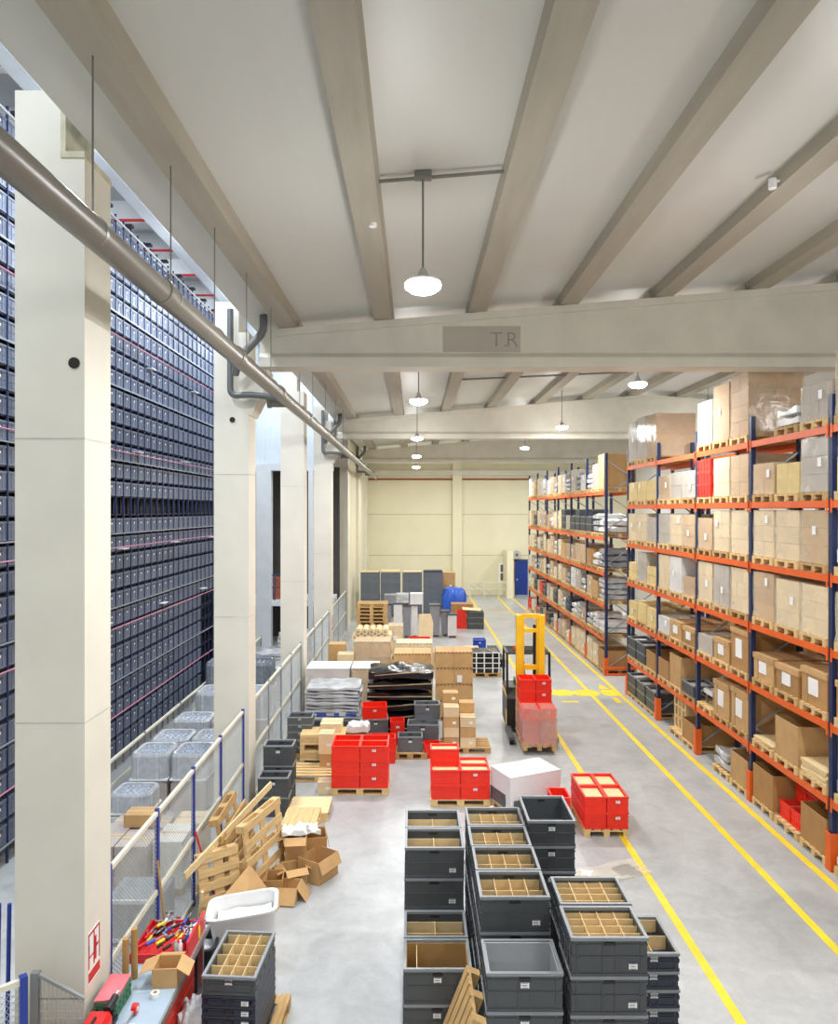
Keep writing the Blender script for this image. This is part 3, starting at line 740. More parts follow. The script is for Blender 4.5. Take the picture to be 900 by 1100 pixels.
def load(tok, bay, lev, slot, y, z, far=False, hidden=False):
    where = '%s, %s bay of %s rack, %s slot' % (SHELF[lev] if not (far and lev == 5) else 'top beam', ORD[bay+1], 'far' if far else 'near', SLOT[slot])
    kind, h = tok[0], float(tok[1:] or 0); x = RX+.575
    if kind == '-': return
    if lev < (5 if far else 6): h = min(h, (LVF if far else LV)[lev+1]-(LVF if far else LV)[lev]-.31)
    g = ('far' if far else 'near')+' rack '
    pw = R.choice(('pallet_wood', 'pallet_old', 'pallet_wood'))
    pallet('pallet on '+where, (x, y, z+.002), 0, 1.2, .8, pw, g+'pallets')
    z += .15
    nx = 2 if bay < 3 and not far else 1
    if kind in 'wWbgyx':
        m = {'w': R.choice(('carton_pale', 'carton_pale', 'carton')), 'W': 'carton_white', 'b': 'carton_brown', 'g': 'carton_grey', 'y': 'carton_yellow', 'x': 'carton_white'}[kind]
        nz = max(1, round(h/.3)); ny = R.choice((2, 2, 3)) if kind != 'b' else 2
        adj = {'w': 'beige', 'W': 'whitish', 'b': 'brown', 'g': 'greyish', 'y': 'yellowish', 'x': 'white'}[kind]
        t = wrapped('film-wrapped %s cartons, %s' % (adj, where), (x, y, z), 1.12, .78, h, nx, ny, nz, m, None if kind == 'y' else ('stretch_film_thick' if kind in 'W' else 'stretch_film'), 0, g+'loads', 0)
        # labels on the aisle side
        for _ in range(R.choice((0, 1, 1))):
            put('label', cached('aisle_label', lambda: MB().box(-.005, -.055, -.075, .0, .055, .075).mesh('label', 'paper')), None, t, (-.58, R.uniform(-.25, .25), h*R.uniform(.35, .85)))
    elif kind in 'Gq':                                             # one big closed carton
        t = thing('large_carton', '%s carton with paper label, %s' % ('large brown', where), 'carton', (x, y, z), 0, g+'large cartons')
        put('body', carton_mesh(1.14, .78, h, R.choice(('carton', 'carton_brown', 'carton'))), None, t)
        put('lid', MB().box(-.585, -.4, h-.1, .585, .4, h+.006), 'carton', t)
        put('label', MB().box(-.59, -.14, h*.3, -.571, .14, h*.75), 'paper', t)
        if R.random() < .6: put('strap', MB().box(-.578, .2, 0, .578, .215, h+.01), 'strap_tan', t)
    elif kind == 'O':
        open_carton('large open carton, '+where, (x, y, z), 1.16, .79, h, R.choice(('carton', 'carton_brown')), 0, (0, 0, 0, 0), group=g+'open cartons')
    elif kind == 'k' or kind == 'r':
        n = max(1, round(h/.29)); m = 'crate_grey' if kind == 'k' else 'crate_red'
        for i in range(2):
            for k in range(n):
                crate('%s %s crate, %s layer, %s' % ('inner' if i else 'outer', 'red' if kind == 'r' else 'grey', ORD[k+1], where), (x-.3+.6*i, y, z+.29*k), .6, .78, .29, m, 0, ('card', .7, 'paper') if k == n-1 and kind == 'k' else None, g+'crates', 0, parts=False)
    elif kind == 'c':                                              # loose cartons in two columns
        n = max(1, round(h/.26))
        for j in range(2):
            for k in range(n):
                carton('%s loose carton, %s layer, %s' % ('first' if j == 0 else 'second', ORD[k+1], where), (x-.25, y-.19+.385*j, z+h/n*k), .6, .37, h/n, R.choice(('carton', 'carton_pale', 'carton_yellow')), 0, g+'loose cartons', False, False)
    elif kind == 'B':
        n = max(2, int(h/.035))
        for k in range(n):
            tag(put('board', cached(('bd', 1), lambda: MB().box(-.57, -.39, 0, .57, .39, .03).mesh('board', 'plank_pale')), None, None, (x+R.uniform(-.02, .02), y+R.uniform(-.02, .02), z+.034*k), (0, 0, R.uniform(-.03, .03))),
                'pale board, %s up, %s' % (ORD[k+1], where), 'board', g+'boards')
    elif kind == 'm':
        n = max(1, round(h/.2)); c = R.choice(('bag_white', 'bag_grey', 'bag_silver', 'bag_white'))
        for k in range(n):
            tag(put('wrapped_bundle', blob_slab(1.1, .76, h/n, c, R.randrange(5), .025, 'wrapped_bundle'), None, None, (x, y, z+h/n*k*.98), (0, 0, R.uniform(-.1, .1))),
                '%s bundle, %s layer, %s' % (c[4:], ORD[k+1], where), 'bundle', g+'bundles')
    elif kind == 'R':                                              # red slotted crates lying open to the aisle
        for i in range(2):
            for k in range(2):
                crate('%s %s red crate, %s' % (('lower', 'upper')[k], ('first', 'second')[i], where), (x-.22+.3*k, y-.2+.4*i, z+.3*k), .58, .385, .3, 'crate_red', 0, ('card', .6, 'paper'), g+'crates', 0, parts=False)
    elif kind == 'L':                                              # upright white lattice crate
        t = thing('lattice_crate', 'pale upright lattice crate, '+where, 'crate', (x-.45, y, z)); b = MB()
        for k in range(4): b.box(0, -.4+.26*k, 0, .04, -.37+.26*k+.02, h)
        for k in range(4): b.box(-.01, -.4, h/3*k-(.05 if k == 3 else 0), .0, .4, h/3*k+.05-(.05 if k == 3 else 0))
        put('lattice', b, 'plank_pale', t); put('load', MB().box(.06, -.38, 0, .9, .38, h-.05), 'carton_pale', t)
    elif kind == 'M':                                              # tall loosely wrapped machine parts
        t = thing('wrapped_part', 'white chair-like part, '+where, 'part', (x-.2, y, z))
        put('seat', MB().box(-.3, -.25, .25, .2, .25, .34), 'bag_white', t); put('back', MB().bar((.2, 0, .3), (.34, 0, h), .5, .06), 'bag_white', t)
        for sx in (-.25, .15):
            for sy in (-.2, .2): put('leg', MB().box(sx, sy, 0, sx+.04, sy+.04, .25), 'steel', t)
# far -> near in each bay; bay 0 is the one mostly outside the frame
NEAR = {
 1: {6: '- m.35 g.6', 5: 'w.6 y.55 g.92', 4: 'w1 w1 w1', 3: 'w.95 w.85 w.85', 2: 'G.5 G.48 G.62', 1: 'B.06 O.72 B.26', 0: 'O.68 R.6 O.62'},
 2: {6: 'W1 b1.25 b1.3', 5: 'r.87 w.85 w.85', 4: 'w.72 w1 w.98', 3: 'w.95 g.9 w.95', 2: 'g.4 G.48 G.85', 1: 'M.8 G.75 G.8', 0: '- m.4 O.6'},
 3: {6: '- - -', 5: 'b.62 g.66 g.66', 4: 'g.8 w.8 w.8', 3: 'w.9 W1 b.45', 2: 'W.42 G.45 G.42', 1: 'O.5 O.8 k.29', 0: '- L.95 O.5'},
 4: {6: 'g1.2 g1.25 b1.2', 5: 'y.55 y.55 y.55', 4: 'w.8 w.8 g.7', 3: 'y.5 g.85 y.5', 2: 'y.5 y.55 y.52', 1: 'k.58 k.58 O.5', 0: 'k.58 k.58 k.58'},
 0: {6: '- - w1.05', 5: '- - y.55', 4: '- - m.3', 3: '- - w.8', 2: '- - G.6', 1: '- - m.3', 0: '- - m.2'},
}
for bay, lv in NEAR.items():
    for l, s in lv.items():
        toks = s.split()
        for i, tk in enumerate(toks):
            slot = 2-i
            if bay == 0: slot = 2 if i == 2 else 0
            y = U[bay]+.5+.89*slot
            load(tk, bay, l, slot, y, LV[l])
FAR = {0: {5: 'm.6 g.9 O1.2', 4: 'k.58 m.7 m.5', 3: 'O.6 m.5 m.7', 2: 'w.7 O.6 m.8', 1: 'm.5 m.6 m.4', 0: 'w.8 w.7 O.7'},
       1: {5: 'g.9 m.7 W.6', 4: 'k.58 k.87 k.58', 3: 'b.6 w.7 w.7', 2: 'W.8 g.8 m.5', 1: 'm.5 m.6 b.5', 0: 'w.7 w.8 w.8'},
       2: {5: 'b.8 g.8 m.6', 4: 'w.8 k.87 g.6', 3: 'w.7 O.6 b.6', 2: 'w.7 w.6 m.5', 1: 'w.7 m.5 k.58', 0: 'g.6 w.7 m.4'},
       3: {5: 'W.7 b.8 m.5', 4: 'b.6 m.5 w.7', 3: 'w.6 w.8 m.6', 2: 'm.5 w.7 w.5', 1: 'g.7 w.6 k.58', 0: 'k.58 m.4 w.7'},
       4: {5: 'w.9 W.8 m.5', 4: 'w.8 g.6 b.6', 3: 'w.6 m.5 w.8', 2: 'm.6 w.6 w.7', 1: 'w.6 r.58 k.58', 0: 'm.4 k.58 b.6'},
       5: {5: 'W1 w.8 b.7', 4: 'w.8 b.6 k.58', 3: 'w.6 w.7 m.5', 2: 'W.6 w.5 m.5', 1: 'W.7 y.5 k.58', 0: 'r.58 W.6 w.6'}}
for bay, lv in FAR.items():
    for l, s in lv.items():
        for i, tk in enumerate(s.split()):
            load(tk, bay, l, 2-i, UF[bay]+.51+.91*(2-i), LVF[l], True)
# loads seen through the gaps on the rear racks
for i, (y, l, h, m) in enumerate(((12.6, 2, .8, 'carton_brown'), (13.7, 1, .8, 'carton'), (16, 2, .8, 'carton'), (15.4, 1, .9, 'carton_brown'), (18.2, 1, .8, 'carton_brown'), (19.4, 2, .7, 'carton'), (13, 3, .8, 'carton_brown'), (21.5, 1, .8, 'carton'))):
    x = RX+RD+.35+.5
    pl_ = pallet('pallet on the rear rack behind the near one, %s load counted' % ORD[i+1], (x, y, LV[l]+.002), 0, 1.2, .8, 'pallet_old', 'rear rack pallets')
    t = carton('big brown carton on the rear rack, %s of eight' % ORD[i+1], (x, y, LV[l]+.15), 1.1, .78, h, m, 0, 'rear rack cartons', False, False)
# ================================================================== FOREGROUND GREY CRATES
CWD, CDP, CHT = .72, .54, .36
G2, G4, G44 = ('grid', 2, 2, .7), ('grid', 4, 2, .8), ('grid', 4, 4, .88)
def zc(n, h, base=0): return base+n*h
crate_stack('low stack nearest the viewer by the leaning pallet'.replace('nearest the viewer', 'in front'), .24, 7.75, 0, CWD, CDP, .37, 3, inside=('lined',), stick=2)
crate_stack('low stack behind the front one', .24, 8.31, 0, CWD, CDP, .37, 3, inside=G2, stick=2)
crate_stack('tall stack before the rearmost, no side neighbour', .24, 8.87, 0, CWD, CDP, .37, 5, inside=G2)
crate_stack('rearmost tall stack with one long divider', .24, 9.43, 0, CWD, CDP, .37, 5, inside=G2, stick=2)
crate_stack('empty stack beside the leaning pallet', 1.03, 6.94, .15, CWD, CDP, CHT, 4, inside=('foam',), stick=2)  # the foam option only paints its inside as if lit
for k, (y, d_) in enumerate(((7.59, 'four by two divided stack behind the empty one'), (8.15, 'second divided stack of the middle row'), (8.71, 'third divided stack of the middle row'), (9.27, 'rearmost divided stack of the middle row'))):
    crate_stack(d_, 1.03, y, .15, CWD, CDP, CHT, 5, inside=G4, stick=1)
crate_stack('stack with four by four dividers, labels facing front', 1.805, 6.89, .15, CWD, CDP, CHT, 5, inside=G44)
crate_stack('stack behind the four by four divided one', 1.82, 7.46, .15, CWD, CDP, CHT, 5, inside=G44)
crate_stack('tall narrow open stack by the white block', 1.705, 9.3, .15, .6, .8, .315, 6, inside=None, stick=2, edge='crate_grey_edge')
crate_stack('shallow dark crates at the aisle side', 2.49, 7.8, .15, .54, .7, .19, 6, 'crate_slate', ('grid', 2, 2, .9), stick=2, edge='crate_grey_edge')
for i, (x, y, d_) in enumerate(((1.03, 6.9, 'empty grey crate stack'), (1.03, 7.87, 'front pair of divided crates'), (1.03, 9.0, 'rear pair of divided crates'), (1.81, 7.18, 'four by four divided crates'), (1.71, 9.3, 'tall narrow crate stack'), (2.49, 7.8, 'shallow dark crates'))):
    pallet('wooden pallet carrying the '+d_, (x, y, 0), PI/2 if i not in (0,) else 0, .8 if i in (0, 4, 5) else 1.12, .6 if i in (0, 5) else .7, 'pallet_old', 'pallets under grey crates')
pallet_full('pale wooden pallet leaning sideways against the empty grey crates', (.45, 7.05, .565), 0, 1.2, .8, 'pallet_old', (0, -math.radians(68), 0))
# ================================================================== BLACK TRAY STACK, BIN, BENCH CORNER
for k in range(6): crate('thin black tray, %s in the stack beside the workbench' % ORD[6-k+1], (-1.93, 7.95, .145+.108*k), .58, .83, .106, 'crate_slate', -.06, None, 'thin black trays', 1 if k % 2 else 1)
crate('grey tray with cardboard grid atop the thin black trays', (-1.93, 7.95, .145+.648), .58, .83, .2, 'crate_grey', -.06, G44, None, 2)
pallet_full('wooden pallet under the thin black trays', (-1.9, 7.95, 0), PI/2-.06, 1.2, .8, 'pallet_old')
def tub(label, loc, wd, d, h, m, rot, fill=None, cat='bin', nm='storage_bin'):
    t = thing(nm, label, cat, loc, 0, None, rot); b = MB(); n = 28
    def ring(wd, d, z, r=.12):
        o = []
        for k in range(n):
            a = 2*PI*k/n; c, s_ = math.cos(a), math.sin(a); e = .35
            o.append((wd/2*math.copysign(abs(c)**e, c), d/2*math.copysign(abs(s_)**e, s_), z))
        return o
    rings = [ring(wd*.8, d*.8, 0), ring(wd*.98, d*.98, h-.03), ring(wd+.05, d+.05, h-.025), ring(wd+.05, d+.05, h), ring(wd*.95, d*.94, h), ring(wd*.78, d*.77, .02)]
    vs = [p for r_ in rings for p in r_]; fs = [(i*n+k, i*n+(k+1) % n, (i+1)*n+(k+1) % n, (i+1)*n+k) for i in range(5) for k in range(n)]
    fs += [tuple(range(n-1, -1, -1)), tuple(5*n+k for k in range(n))]
    b.add(vs, fs); b.sm = True
    put('body', b, m, t)
    if fill: put('contents', blob_slab(wd*.8, d*.78, .12, fill, 3, .012, 'contents'), None, t, (0, 0, h*.62))
    return t
tub('large white plastic tub with scraps beside the cardboard sheet', (-2.16, 9.28, .13), .86, .56, .68, 'bin_white', (0, math.radians(-5), .16), 'wrap_white')
tag(put('cardboard_block', carton_mesh(.6, .5, .12, 'carton')), 'flattened cardboard under the white plastic tub', 'cardboard').location = (-2.14, 9.28, 0)
def sheet(name, label, cat, pts, th, m):
    P = [Vector(p) for p in pts]; n = (P[1]-P[0]).cross(P[2]-P[0]).normalized()*th
    k = len(P); b = MB(); b.add(P+[p+n for p in P], [tuple(range(k)), tuple(range(2*k-1, k-1, -1))]+[(i, (i+1) % k, (i+1) % k+k, i+k) for i in range(k)])
    return tag(put(name, b, m), label, cat)
sheet('cardboard_sheet', 'big flat cardboard sheet leaning behind the white tub', 'cardboard', [(-2.0, 10.68, .0), (-2.44, 10.6, .66), (-2.7, 9.9, .5), (-2.3, 9.72, .02)], .012, 'carton')
tub('dark square bin with plastic wrap behind the workbench', (-2.72, 8.95, 0), .5, .5, .55, 'bin_dark', (0, 0, .1), 'plastic_bag')
tub('black low box of clear scraps beside the workbench end', (-2.2, 8.66, 0), .26, .3, .4, 'bin_dark', (0, 0, 0), 'plastic_bag')
tag(put('plastic_bag', blob_slab(.34, .3, .5, 'plastic_bag', 7, .05, 'plastic_bag'), None, None, (-3.02, 9.15, 0)), 'crumpled translucent bag standing by the mesh fence', 'bag')
tag(put('plastic_bag', blob_slab(.24, .3, .3, 'plastic_bag', 9, .04, 'plastic_bag'), None, None, (-2.37, 7.68, .33)), 'crumpled clear bag between workbench and black trays', 'bag')
carton('brown carton on the floor between workbench and black trays', (-2.37, 7.62, 0), .24, .4, .33, 'carton', 0, None, False)
tag(put('timber_stick', MB().bar((-2.95, 9.6, 0), (-2.75, 9.3, .95), .035, .03), 'plank_pale'), 'short pale stick leaning beside the dark bin', 'stick')
tag(put('pole', MB().tube([(-2.86, 10.5, 0), (-3.24, 10.6, 1.15)], .016, 8), 'sign_red'), 'thin red pole leaning on the mesh fence', 'pole')
tag(put('pole', MB().tube([(-2.95, 8.75, 0), (-3.26, 9.1, 1.45)], .016, 8), 'tube_card'), 'thin brown pole leaning on the fence above the workbench', 'pole')
# workbench
bt = thing('workbench', 'workbench with pale blue top and red drawers beside the first column', 'workbench', (-2.82, 7.2, 0))
put('top', MB().box(-.34, -1.5, .86, .34, 1.45, .9), 'bench_top', bt); put('edge_strip', MB().box(.33, -1.5, .85, .355, 1.45, .905), 'zinc', bt)
for y0 in (-1.4, -.1): 
    db = put('drawer_cabinet', MB().box(-.3, y0, .1, .3, y0+1.1, .86), 'bench_red', bt)
    for k in range(3): put('drawer', MB().box(.3, y0+.04, .14+.24*k, .315, y0+1.06, .35+.24*k), 'bench_red', db)
for sx in (-.3, .25):
    for sy in (-1.4, 1.3): put('leg', MB().box(sx, sy, 0, sx+.06, sy+.06, .86), 'steel', bt)
open_carton('small open carton on the workbench', (-2.62, 7.62, .9), .26, .25, .2, 'carton', .05, (0, 1, 1, 1), 30, None, fl=.6)
for i, (x, h) in enumerate(((-3.06, .46), (-2.99, .53))):
    t = tag(put('cardboard_tube', MB().tube([(x, 7.6+.06*i, .9), (x, 7.6+.06*i, .9+h)], .034, 14), 'tube_card'), ('shorter', 'taller')[i]+' brown cardboard tube standing on the workbench', 'tube')
tr = thing('tool_tray', 'red tray heaped with hand tools at the workbench end', 'tray', (-2.8, 8.24, .9))
put('tray', MB().box(-.34, -.34, 0, .3, .34, .02).box(-.34, -.34, .02, .3, -.32, .1).box(-.34, .32, .02, .3, .34, .1).box(-.34, -.32, .02, -.32, .32, .1).box(.28, -.32, .02, .3, .32, .22), 'tool_red', tr)
rt = random.Random(5)
kinds = ('screwdriver', 'hammer', 'wrench', 'pliers', 'file')
for k in range(46):
    x, y = -3.08+.5*rt.random(), 7.96+.5*rt.random(); a = rt.uniform(.6, 1.9); z = .935+.016*(k % 8)
    d = Vector((math.cos(a), math.sin(a), .1)); p = Vector((x, y, z)); kd = kinds[k % 5]
    c = ('tool_yellow', 'tool_red', 'tool_black', 'tool_blue', 'tool_red', 'tool_black', 'paper')[k % 7]
    t = thing(kd, '%s with %s grip, %s in the red tool tray' % (kd, {'tool_yellow': 'yellow', 'tool_red': 'red', 'tool_black': 'black', 'tool_blue': 'blue', 'paper': 'white'}[c], (ORD[k+1] if k < 31 else 'upper '+ORD[k-30])), 'tool', group='hand tools in the red tray')
    put('grip', MB().tube([p, p+d*.1], .017, 8), c, t)
    if kd == 'hammer': put('shaft', MB().tube([p+d*.1, p+d*.22], .009, 6), 'steel', t); put('head', MB().bar(p+d*.22-Vector((-d.y, d.x, 0))*.05, p+d*.22+Vector((-d.y, d.x, 0))*.05, .025), 'steel', t)
    else: put('shaft', MB().tube([p+d*.1, p+d*.2], .007, 6), 'steel', t)
for k in range(7):
    x = -2.66+.05*(k % 4); y = 8.0+.11*(k//1 % 5)
    tag(put('spray_can', MB().tube([(x, y, .93), (x, y, 1.06), (x, y, 1.075), (x, y, 1.1)], [.024, .024, .012, .012], 10), ('bag_silver', 'tool_red', 'paper', 'tool_yellow', 'tool_black', 'paper', 'tool_blue')[k]),
        '%s spray can standing in the red tool tray' % ('silver', 'red', 'plain white', 'yellow', 'black', 'off-white', 'blue')[k], 'can', 'cans in the red tool tray')
t = thing('tape_dispenser', 'red and white tape dispenser lying on the workbench', 'tape dispenser', (-2.78, 7.12, .9))
put('roll', MB().tube([(-.02, 0, .05), (.03, 0, .05)], .05, 16), 'tool_red', t); put('handle', MB().bar((0, -.03, .05), (-.03, -.17, .02), .03), 'steel', t); put('core', MB().tube([(-.025, 0, .05), (.035, 0, .05)], .022, 12), 'paper', t)
t = thing('cordless_drill', 'black cordless drill standing on the workbench', 'drill', (-2.95, 6.98, .9))
put('battery', MB().box(-.04, -.05, 0, .04, .06, .05), 'tool_black', t); put('grip', MB().bar((0, 0, .05), (0, .03, .17), .04), 'tool_black', t); put('motor', MB().tube([(-.0, -.09, .19), (0, .09, .2)], .036, 12), 'tool_black', t); put('chuck', MB().tube([(0, .09, .2), (0, .16, .203)], .02, 10), 'steel', t)
t = thing('tape_roll', 'small white tape roll beside the open carton on the bench', 'tape', (-2.66, 7.36, .9))
put('roll', MB().tube([(0, 0, 0), (0, 0, .05)], .045, 16), 'paper', t); put('core', MB().tube([(0, 0, .0), (0, 0, .055)], .02, 12), 'tube_card', t)
crate('green plastic box against the first column on the bench', (-3.03, 7.22, .9), .22, .4, .17, 'tool_green', 0, None, None, 0)
sheet('pink_folder', 'pink folder lying on the green box', 'folder', [(-3.14, 7.02, 1.075), (-2.93, 7.05, 1.075), (-2.93, 7.42, 1.085), (-3.14, 7.42, 1.085)], .015, 'tool_pink')
t = thing('toolbox', 'red toolbox near the end of the workbench', 'toolbox', (-3.0, 6.72, .9)); put('body', MB().box(-.13, -.18, 0, .1, .16, .14), 'tool_red', t); put('lid', MB().prism([(-.13, .142), (.1, .142), (.07, .19), (-.1, .19)], 'y', -.18, .16), 'tool_red', t); put('handle', MB().bar((-.015, -.08, .2), (-.015, .06, .2), .02), 'tool_black', t)
sheet('paper_note', 'white paper lying on the bench beside the drill', 'paper', [(-2.86, 6.75, .901), (-2.7, 6.78, .901), (-2.72, 6.98, .901), (-2.88, 6.95, .901)], .002, 'paper')
tag(put('blue_case', MB().box(-2.82, 6.42, .9, -2.62, 6.66, 1.0), 'tool_blue'), 'blue plastic case at the front end of the workbench', 'case')
# stock glimpsed past the first column at the frame edge
t = thing('hand_truck', 'blue steel hand truck beyond the small mesh gate', 'hand truck', (-4.45, 7.6, 0))
for k in range(5): put('bar', MB().tube([(-.2+.11*k, 0, .1), (-.2+.11*k, .05, 1.7)], .022, 8), 'fence_blue', t)
put('toe_plate', MB().box(-.25, -.3, 0, .28, .06, .03), 'fence_blue', t)
for sx in (-.28, .3): put('wheel', MB().tube([(sx, .1, .13), (sx+.06, .1, .13)], .13, 16), 'tyre', t)
carton('brown carton behind the small mesh gate', (-3.75, 6.55, 0), .5, .4, .95, 'carton_brown', .2, None, False)
# ================================================================== LEANING PALLETS AND CARTON PILE
pallet_full('orange-brown pallet standing on edge against the mesh fence', (-3.06, 11.5, .59), 0, 1.15, 1.15, 'pallet_old', (math.radians(82), 0, PI/2))
pallet_full('pale pallet standing on edge facing the aisle', (-2.45, 11.25, .60), 0, 1.18, 1.15, 'pallet_wood', (math.radians(84), 0, PI/2-.28))
pallet_full('pallet standing on edge between two others by the fence', (-2.84, 11.3, .5), 0, 1.2, .95, 'pallet_old', (math.radians(84), 0, PI/2-.1))
pallet_full('narrow pallet standing upright before the leaning pallets', (-2.9, 10.5, .47), 0, .62, .9, 'pallet_wood', (math.radians(80), 0, PI/2-.9))
tag(put('timber_plank', MB().bar((-3.17, 9.9, .84), (-2.42, 12.1, 1.27), .11, .03), 'plank_pale'), 'long pale plank lying across the leaning pallets', 'plank')
tag(put('timber_plank', MB().bar((-2.86, 10.62, 1.005), (-2.82, 11.95, 1.03), .12, .03), 'pallet_old'), 'shorter brown plank lying on the middle leaning pallet', 'plank')
open_carton('brown open carton with torn flap before the pile', (-1.9, 10.95, 0), .3, .3, .2, 'carton', -.1, (1, 1, 0, 1), 50, fl=.8)
open_carton('brown carton with crumpled top beside the cardboard sheet', (-2.14, 11.0, 0), .26, .34, .3, 'carton_brown', .1, (0, 1, 1, 0), 40)
open_carton('divided brown carton at the aisle end of the pile', (-1.55, 11.55, 0), .42, .5, .36, 'carton', -.55, (0, 0, 0, 1), 60)
open_carton('tall brown carton standing in the carton pile', (-1.93, 11.72, 0), .34, .36, .62, 'carton', .1, (1, 0, 1, 0), 30)
open_carton('brown carton at the rear of the pile with raised flap', (-1.68, 12.0, 0), .4, .4, .5, 'carton_brown', .2, (0, 1, 0, 1), 70)
open_carton('brown carton tipped in the middle of the pile', (-1.9, 11.35, 0), .34, .3, .28, 'carton', .4, (1, 1, 1, 1), 25)
for i, (x, y, z) in enumerate(((-1.95, 11.7, .63), (-1.8, 11.95, .52))):
    tag(put('foam_piece', blob_slab(.4, .28, .1, 'bin_white', 20+i, .03, 'foam_piece'), None, None, (x, y, z), (0, 0, .3*i)), ('white foam piece on the tall carton', 'white foam ring on the rear carton of the pile')[i], 'foam')
# small pallets and grey crates by the second column
for k in range(2): pallet('half size pallet, %s of two, in front of the board pallet' % ('lower', 'upper')[k], (-2.07, 13.15, .145*k), PI/2, .78, .62, 'pallet_wood', 'half pallets')
pallet('pallet topped with a board behind the half pallets', (-2.05, 13.98, 0), 0, .8, .8)
tag(put('cover_board', MB().box(-2.42, 13.58, .146, -1.64, 14.36, .162), 'plank_pale'), 'pale board covering a pallet beside the grey crates', 'board')
crate_stack('front stack at the second column', -2.72, 13.97, .0, .6, .4, .38, 2, 'crate_grey', stick=2)
crate_stack('rear stack at the second column', -2.72, 14.5, .0, .6, .4, .4, 3, 'crate_grey', stick=2)
carton('small square carton alone on the floor by the flat pallet', (-1.86, 15.05, 0), .32, .3, .25, 'carton_pale', .05, None)
pallet_full('empty flat pallet on the floor behind the small carton', (-2.1, 15.95, 0), 0, 1.25, .8)
# ================================================================== RED CRATES
def red_block(where, x0, y0, z0, nx, ny, heights, wd, d, h, inner=None, m='crate_red', skip=()):
    for i in range(nx):
        for j in range(ny):
            n = heights[j][i]
            for k in range(n):
                pos = ('front', 'rear')[j > 0]+' '+(('one', 'two')[i])
                crate('red crate, %s layer, %s row, %s, %s' % (ORD[k+1], ('front', 'second', 'third')[j], ('column side', 'aisle side')[i], where), (x0+wd*(i+.5), y0+d*(j+.5), z0+h*k), wd, d, h, (m if k < 2 else 'crate_red') if m != 'crate_red' else m, 0,
                      ('card', .82, 'plank_pale') if inner and k == n-1 else None, 'red crates on '+where, 2 if i == 1 else 0)
red_block('the middle pallet', -1.72, 14.82, .146, 2, 2, ((3, 3), (3, 3)), .59, .385, .29)
pallet_full('pale pallet under the six-wide block of red crates'.replace('six-wide ', 'three-high '), (-1.13, 15.22, 0))
red_block('the pallet behind the grey crates', .33, 14.25, .146, 2, 2, ((2, 2), (3, 2)), .59, .385, .29, True)
pallet_full('pale pallet under red crates behind the grey crates', (.92, 14.65, 0))
red_block('the aisle line pallet', 3.07, 12.92, .146, 2, 2, ((2, 2), (2, 2)), .4, .59, .29, True)
pallet_full('pallet under red crates on the yellow aisle line', (3.47, 13.52, 0), PI/2)
for k in range(2): crate('red crate, %s of two, standing beside the aisle line pallet' % ('lower', 'upper')[k], (2.72, 13.5+.0, .29*k), .36, .5, .29, 'crate_red', 0, None, 'red crates beside the aisle line pallet', 2)
# white wrapped block
pallet_full('pallet under the white wrapped block', (2.2, 14.22, 0), math.radians(24), 1.15, .75)
wt = thing('wrapped_block', 'white film-wrapped block on a pallet behind the grey crates', 'wrapped load', (2.2, 14.22, .146), math.radians(24))
put('cover', film_box(1.12, .72, .64, 'wrap_white', 1), None, wt); put('goods', MB().box(-.54, -.34, .0, .54, .34, .62), 'carton_white', wt)
put('window_patch', MB().box(-.59, -.2, .02, -.572, .36, .27), 'wrap_dark', wt); put('window_patch', MB().box(-.5, -.394, .02, .1, -.374, .2), 'wrap_dark', wt)
tag(put('plastic_bag', blob_slab(.5, .4, .22, 'bag_white', 30, .04, 'plastic_bag'), None, None, (1.47, 13.55, 0)), 'white plastic bag on the floor beside the white block', 'bag')
tag(put('plastic_scrap', blob_slab(1.5, .5, .04, 'stretch_film', 31, .015, 'plastic_scrap'), None, None, (3.05, 11.6, 0.0), (0, 0, .35)), 'clear film scrap lying across the aisle line', 'film scrap')
# ================================================================== FORKLIFT
ft = thing('forklift', 'yellow-masted pallet truck carrying wrapped red crates in the aisle', 'forklift', (3.02, 18.7, 0), -.03)
for sx in (-1, 1):
    r = put('mast_rail', MB().box(sx*.29-.075, -.1, .12, sx*.29+.075, .12, 3.17), 'truck_yellow', ft)
    put('inner_rail', MB().box(sx*.19-.03, -.06, .12, sx*.19+.03, .06, 3.1), 'truck_yellow', r)
    put('fork', MB().box(sx*.19-.05, -1.3, .13, sx*.19+.05, -.1, .18), 'steel', ft)
    lg = put('support_leg', MB().box(sx*.55-.07, -.75, .06, sx*.55+.07, .4, .2), 'truck_grey', ft)
    put('load_wheel', MB().tube([(sx*.55-.05, -.66, .1), (sx*.55+.05, -.66, .1)], .1, 14), 'tyre', lg)
for z, h in ((3.09, .1), (2.72, .09), (1.75, .12)): put('cross_bar', MB().box(-.25, -.05, z, .25, .06, z+h), 'truck_yellow', ft)
put('lift_cylinder', MB().tube([(.12, .08, .2), (.12, .08, 2.9)], .04, 12), 'truck_black', ft)
put('lift_chain', MB().box(.17, .03, .3, .2, .06, 3.0), 'truck_black', ft)
put('carriage', MB().box(-.36, -.16, .1, .36, -.1, .55), 'truck_black', ft)
bd = MB().prism([(.25, .12), (1.55, .12), (1.55, .95), (1.3, 1.15), (.5, 1.15), (.25, .9)], 'x', -.58, .58)
body = put('body', bd, 'truck_black', ft)
put('stripe', MB().box(-.588, .3, .92, -.575, 1.5, 1.02).box(-.588, .26, .15, -.576, .5, .6), 'truck_yellow', body)
put('seat', MB().box(-.3, .8, 1.15, .2, 1.25, 1.27), 'truck_black', ft); put('backrest', MB().bar((-.05, 1.25, 1.2), (-.05, 1.33, 1.68), .46, .09), 'truck_black', ft)
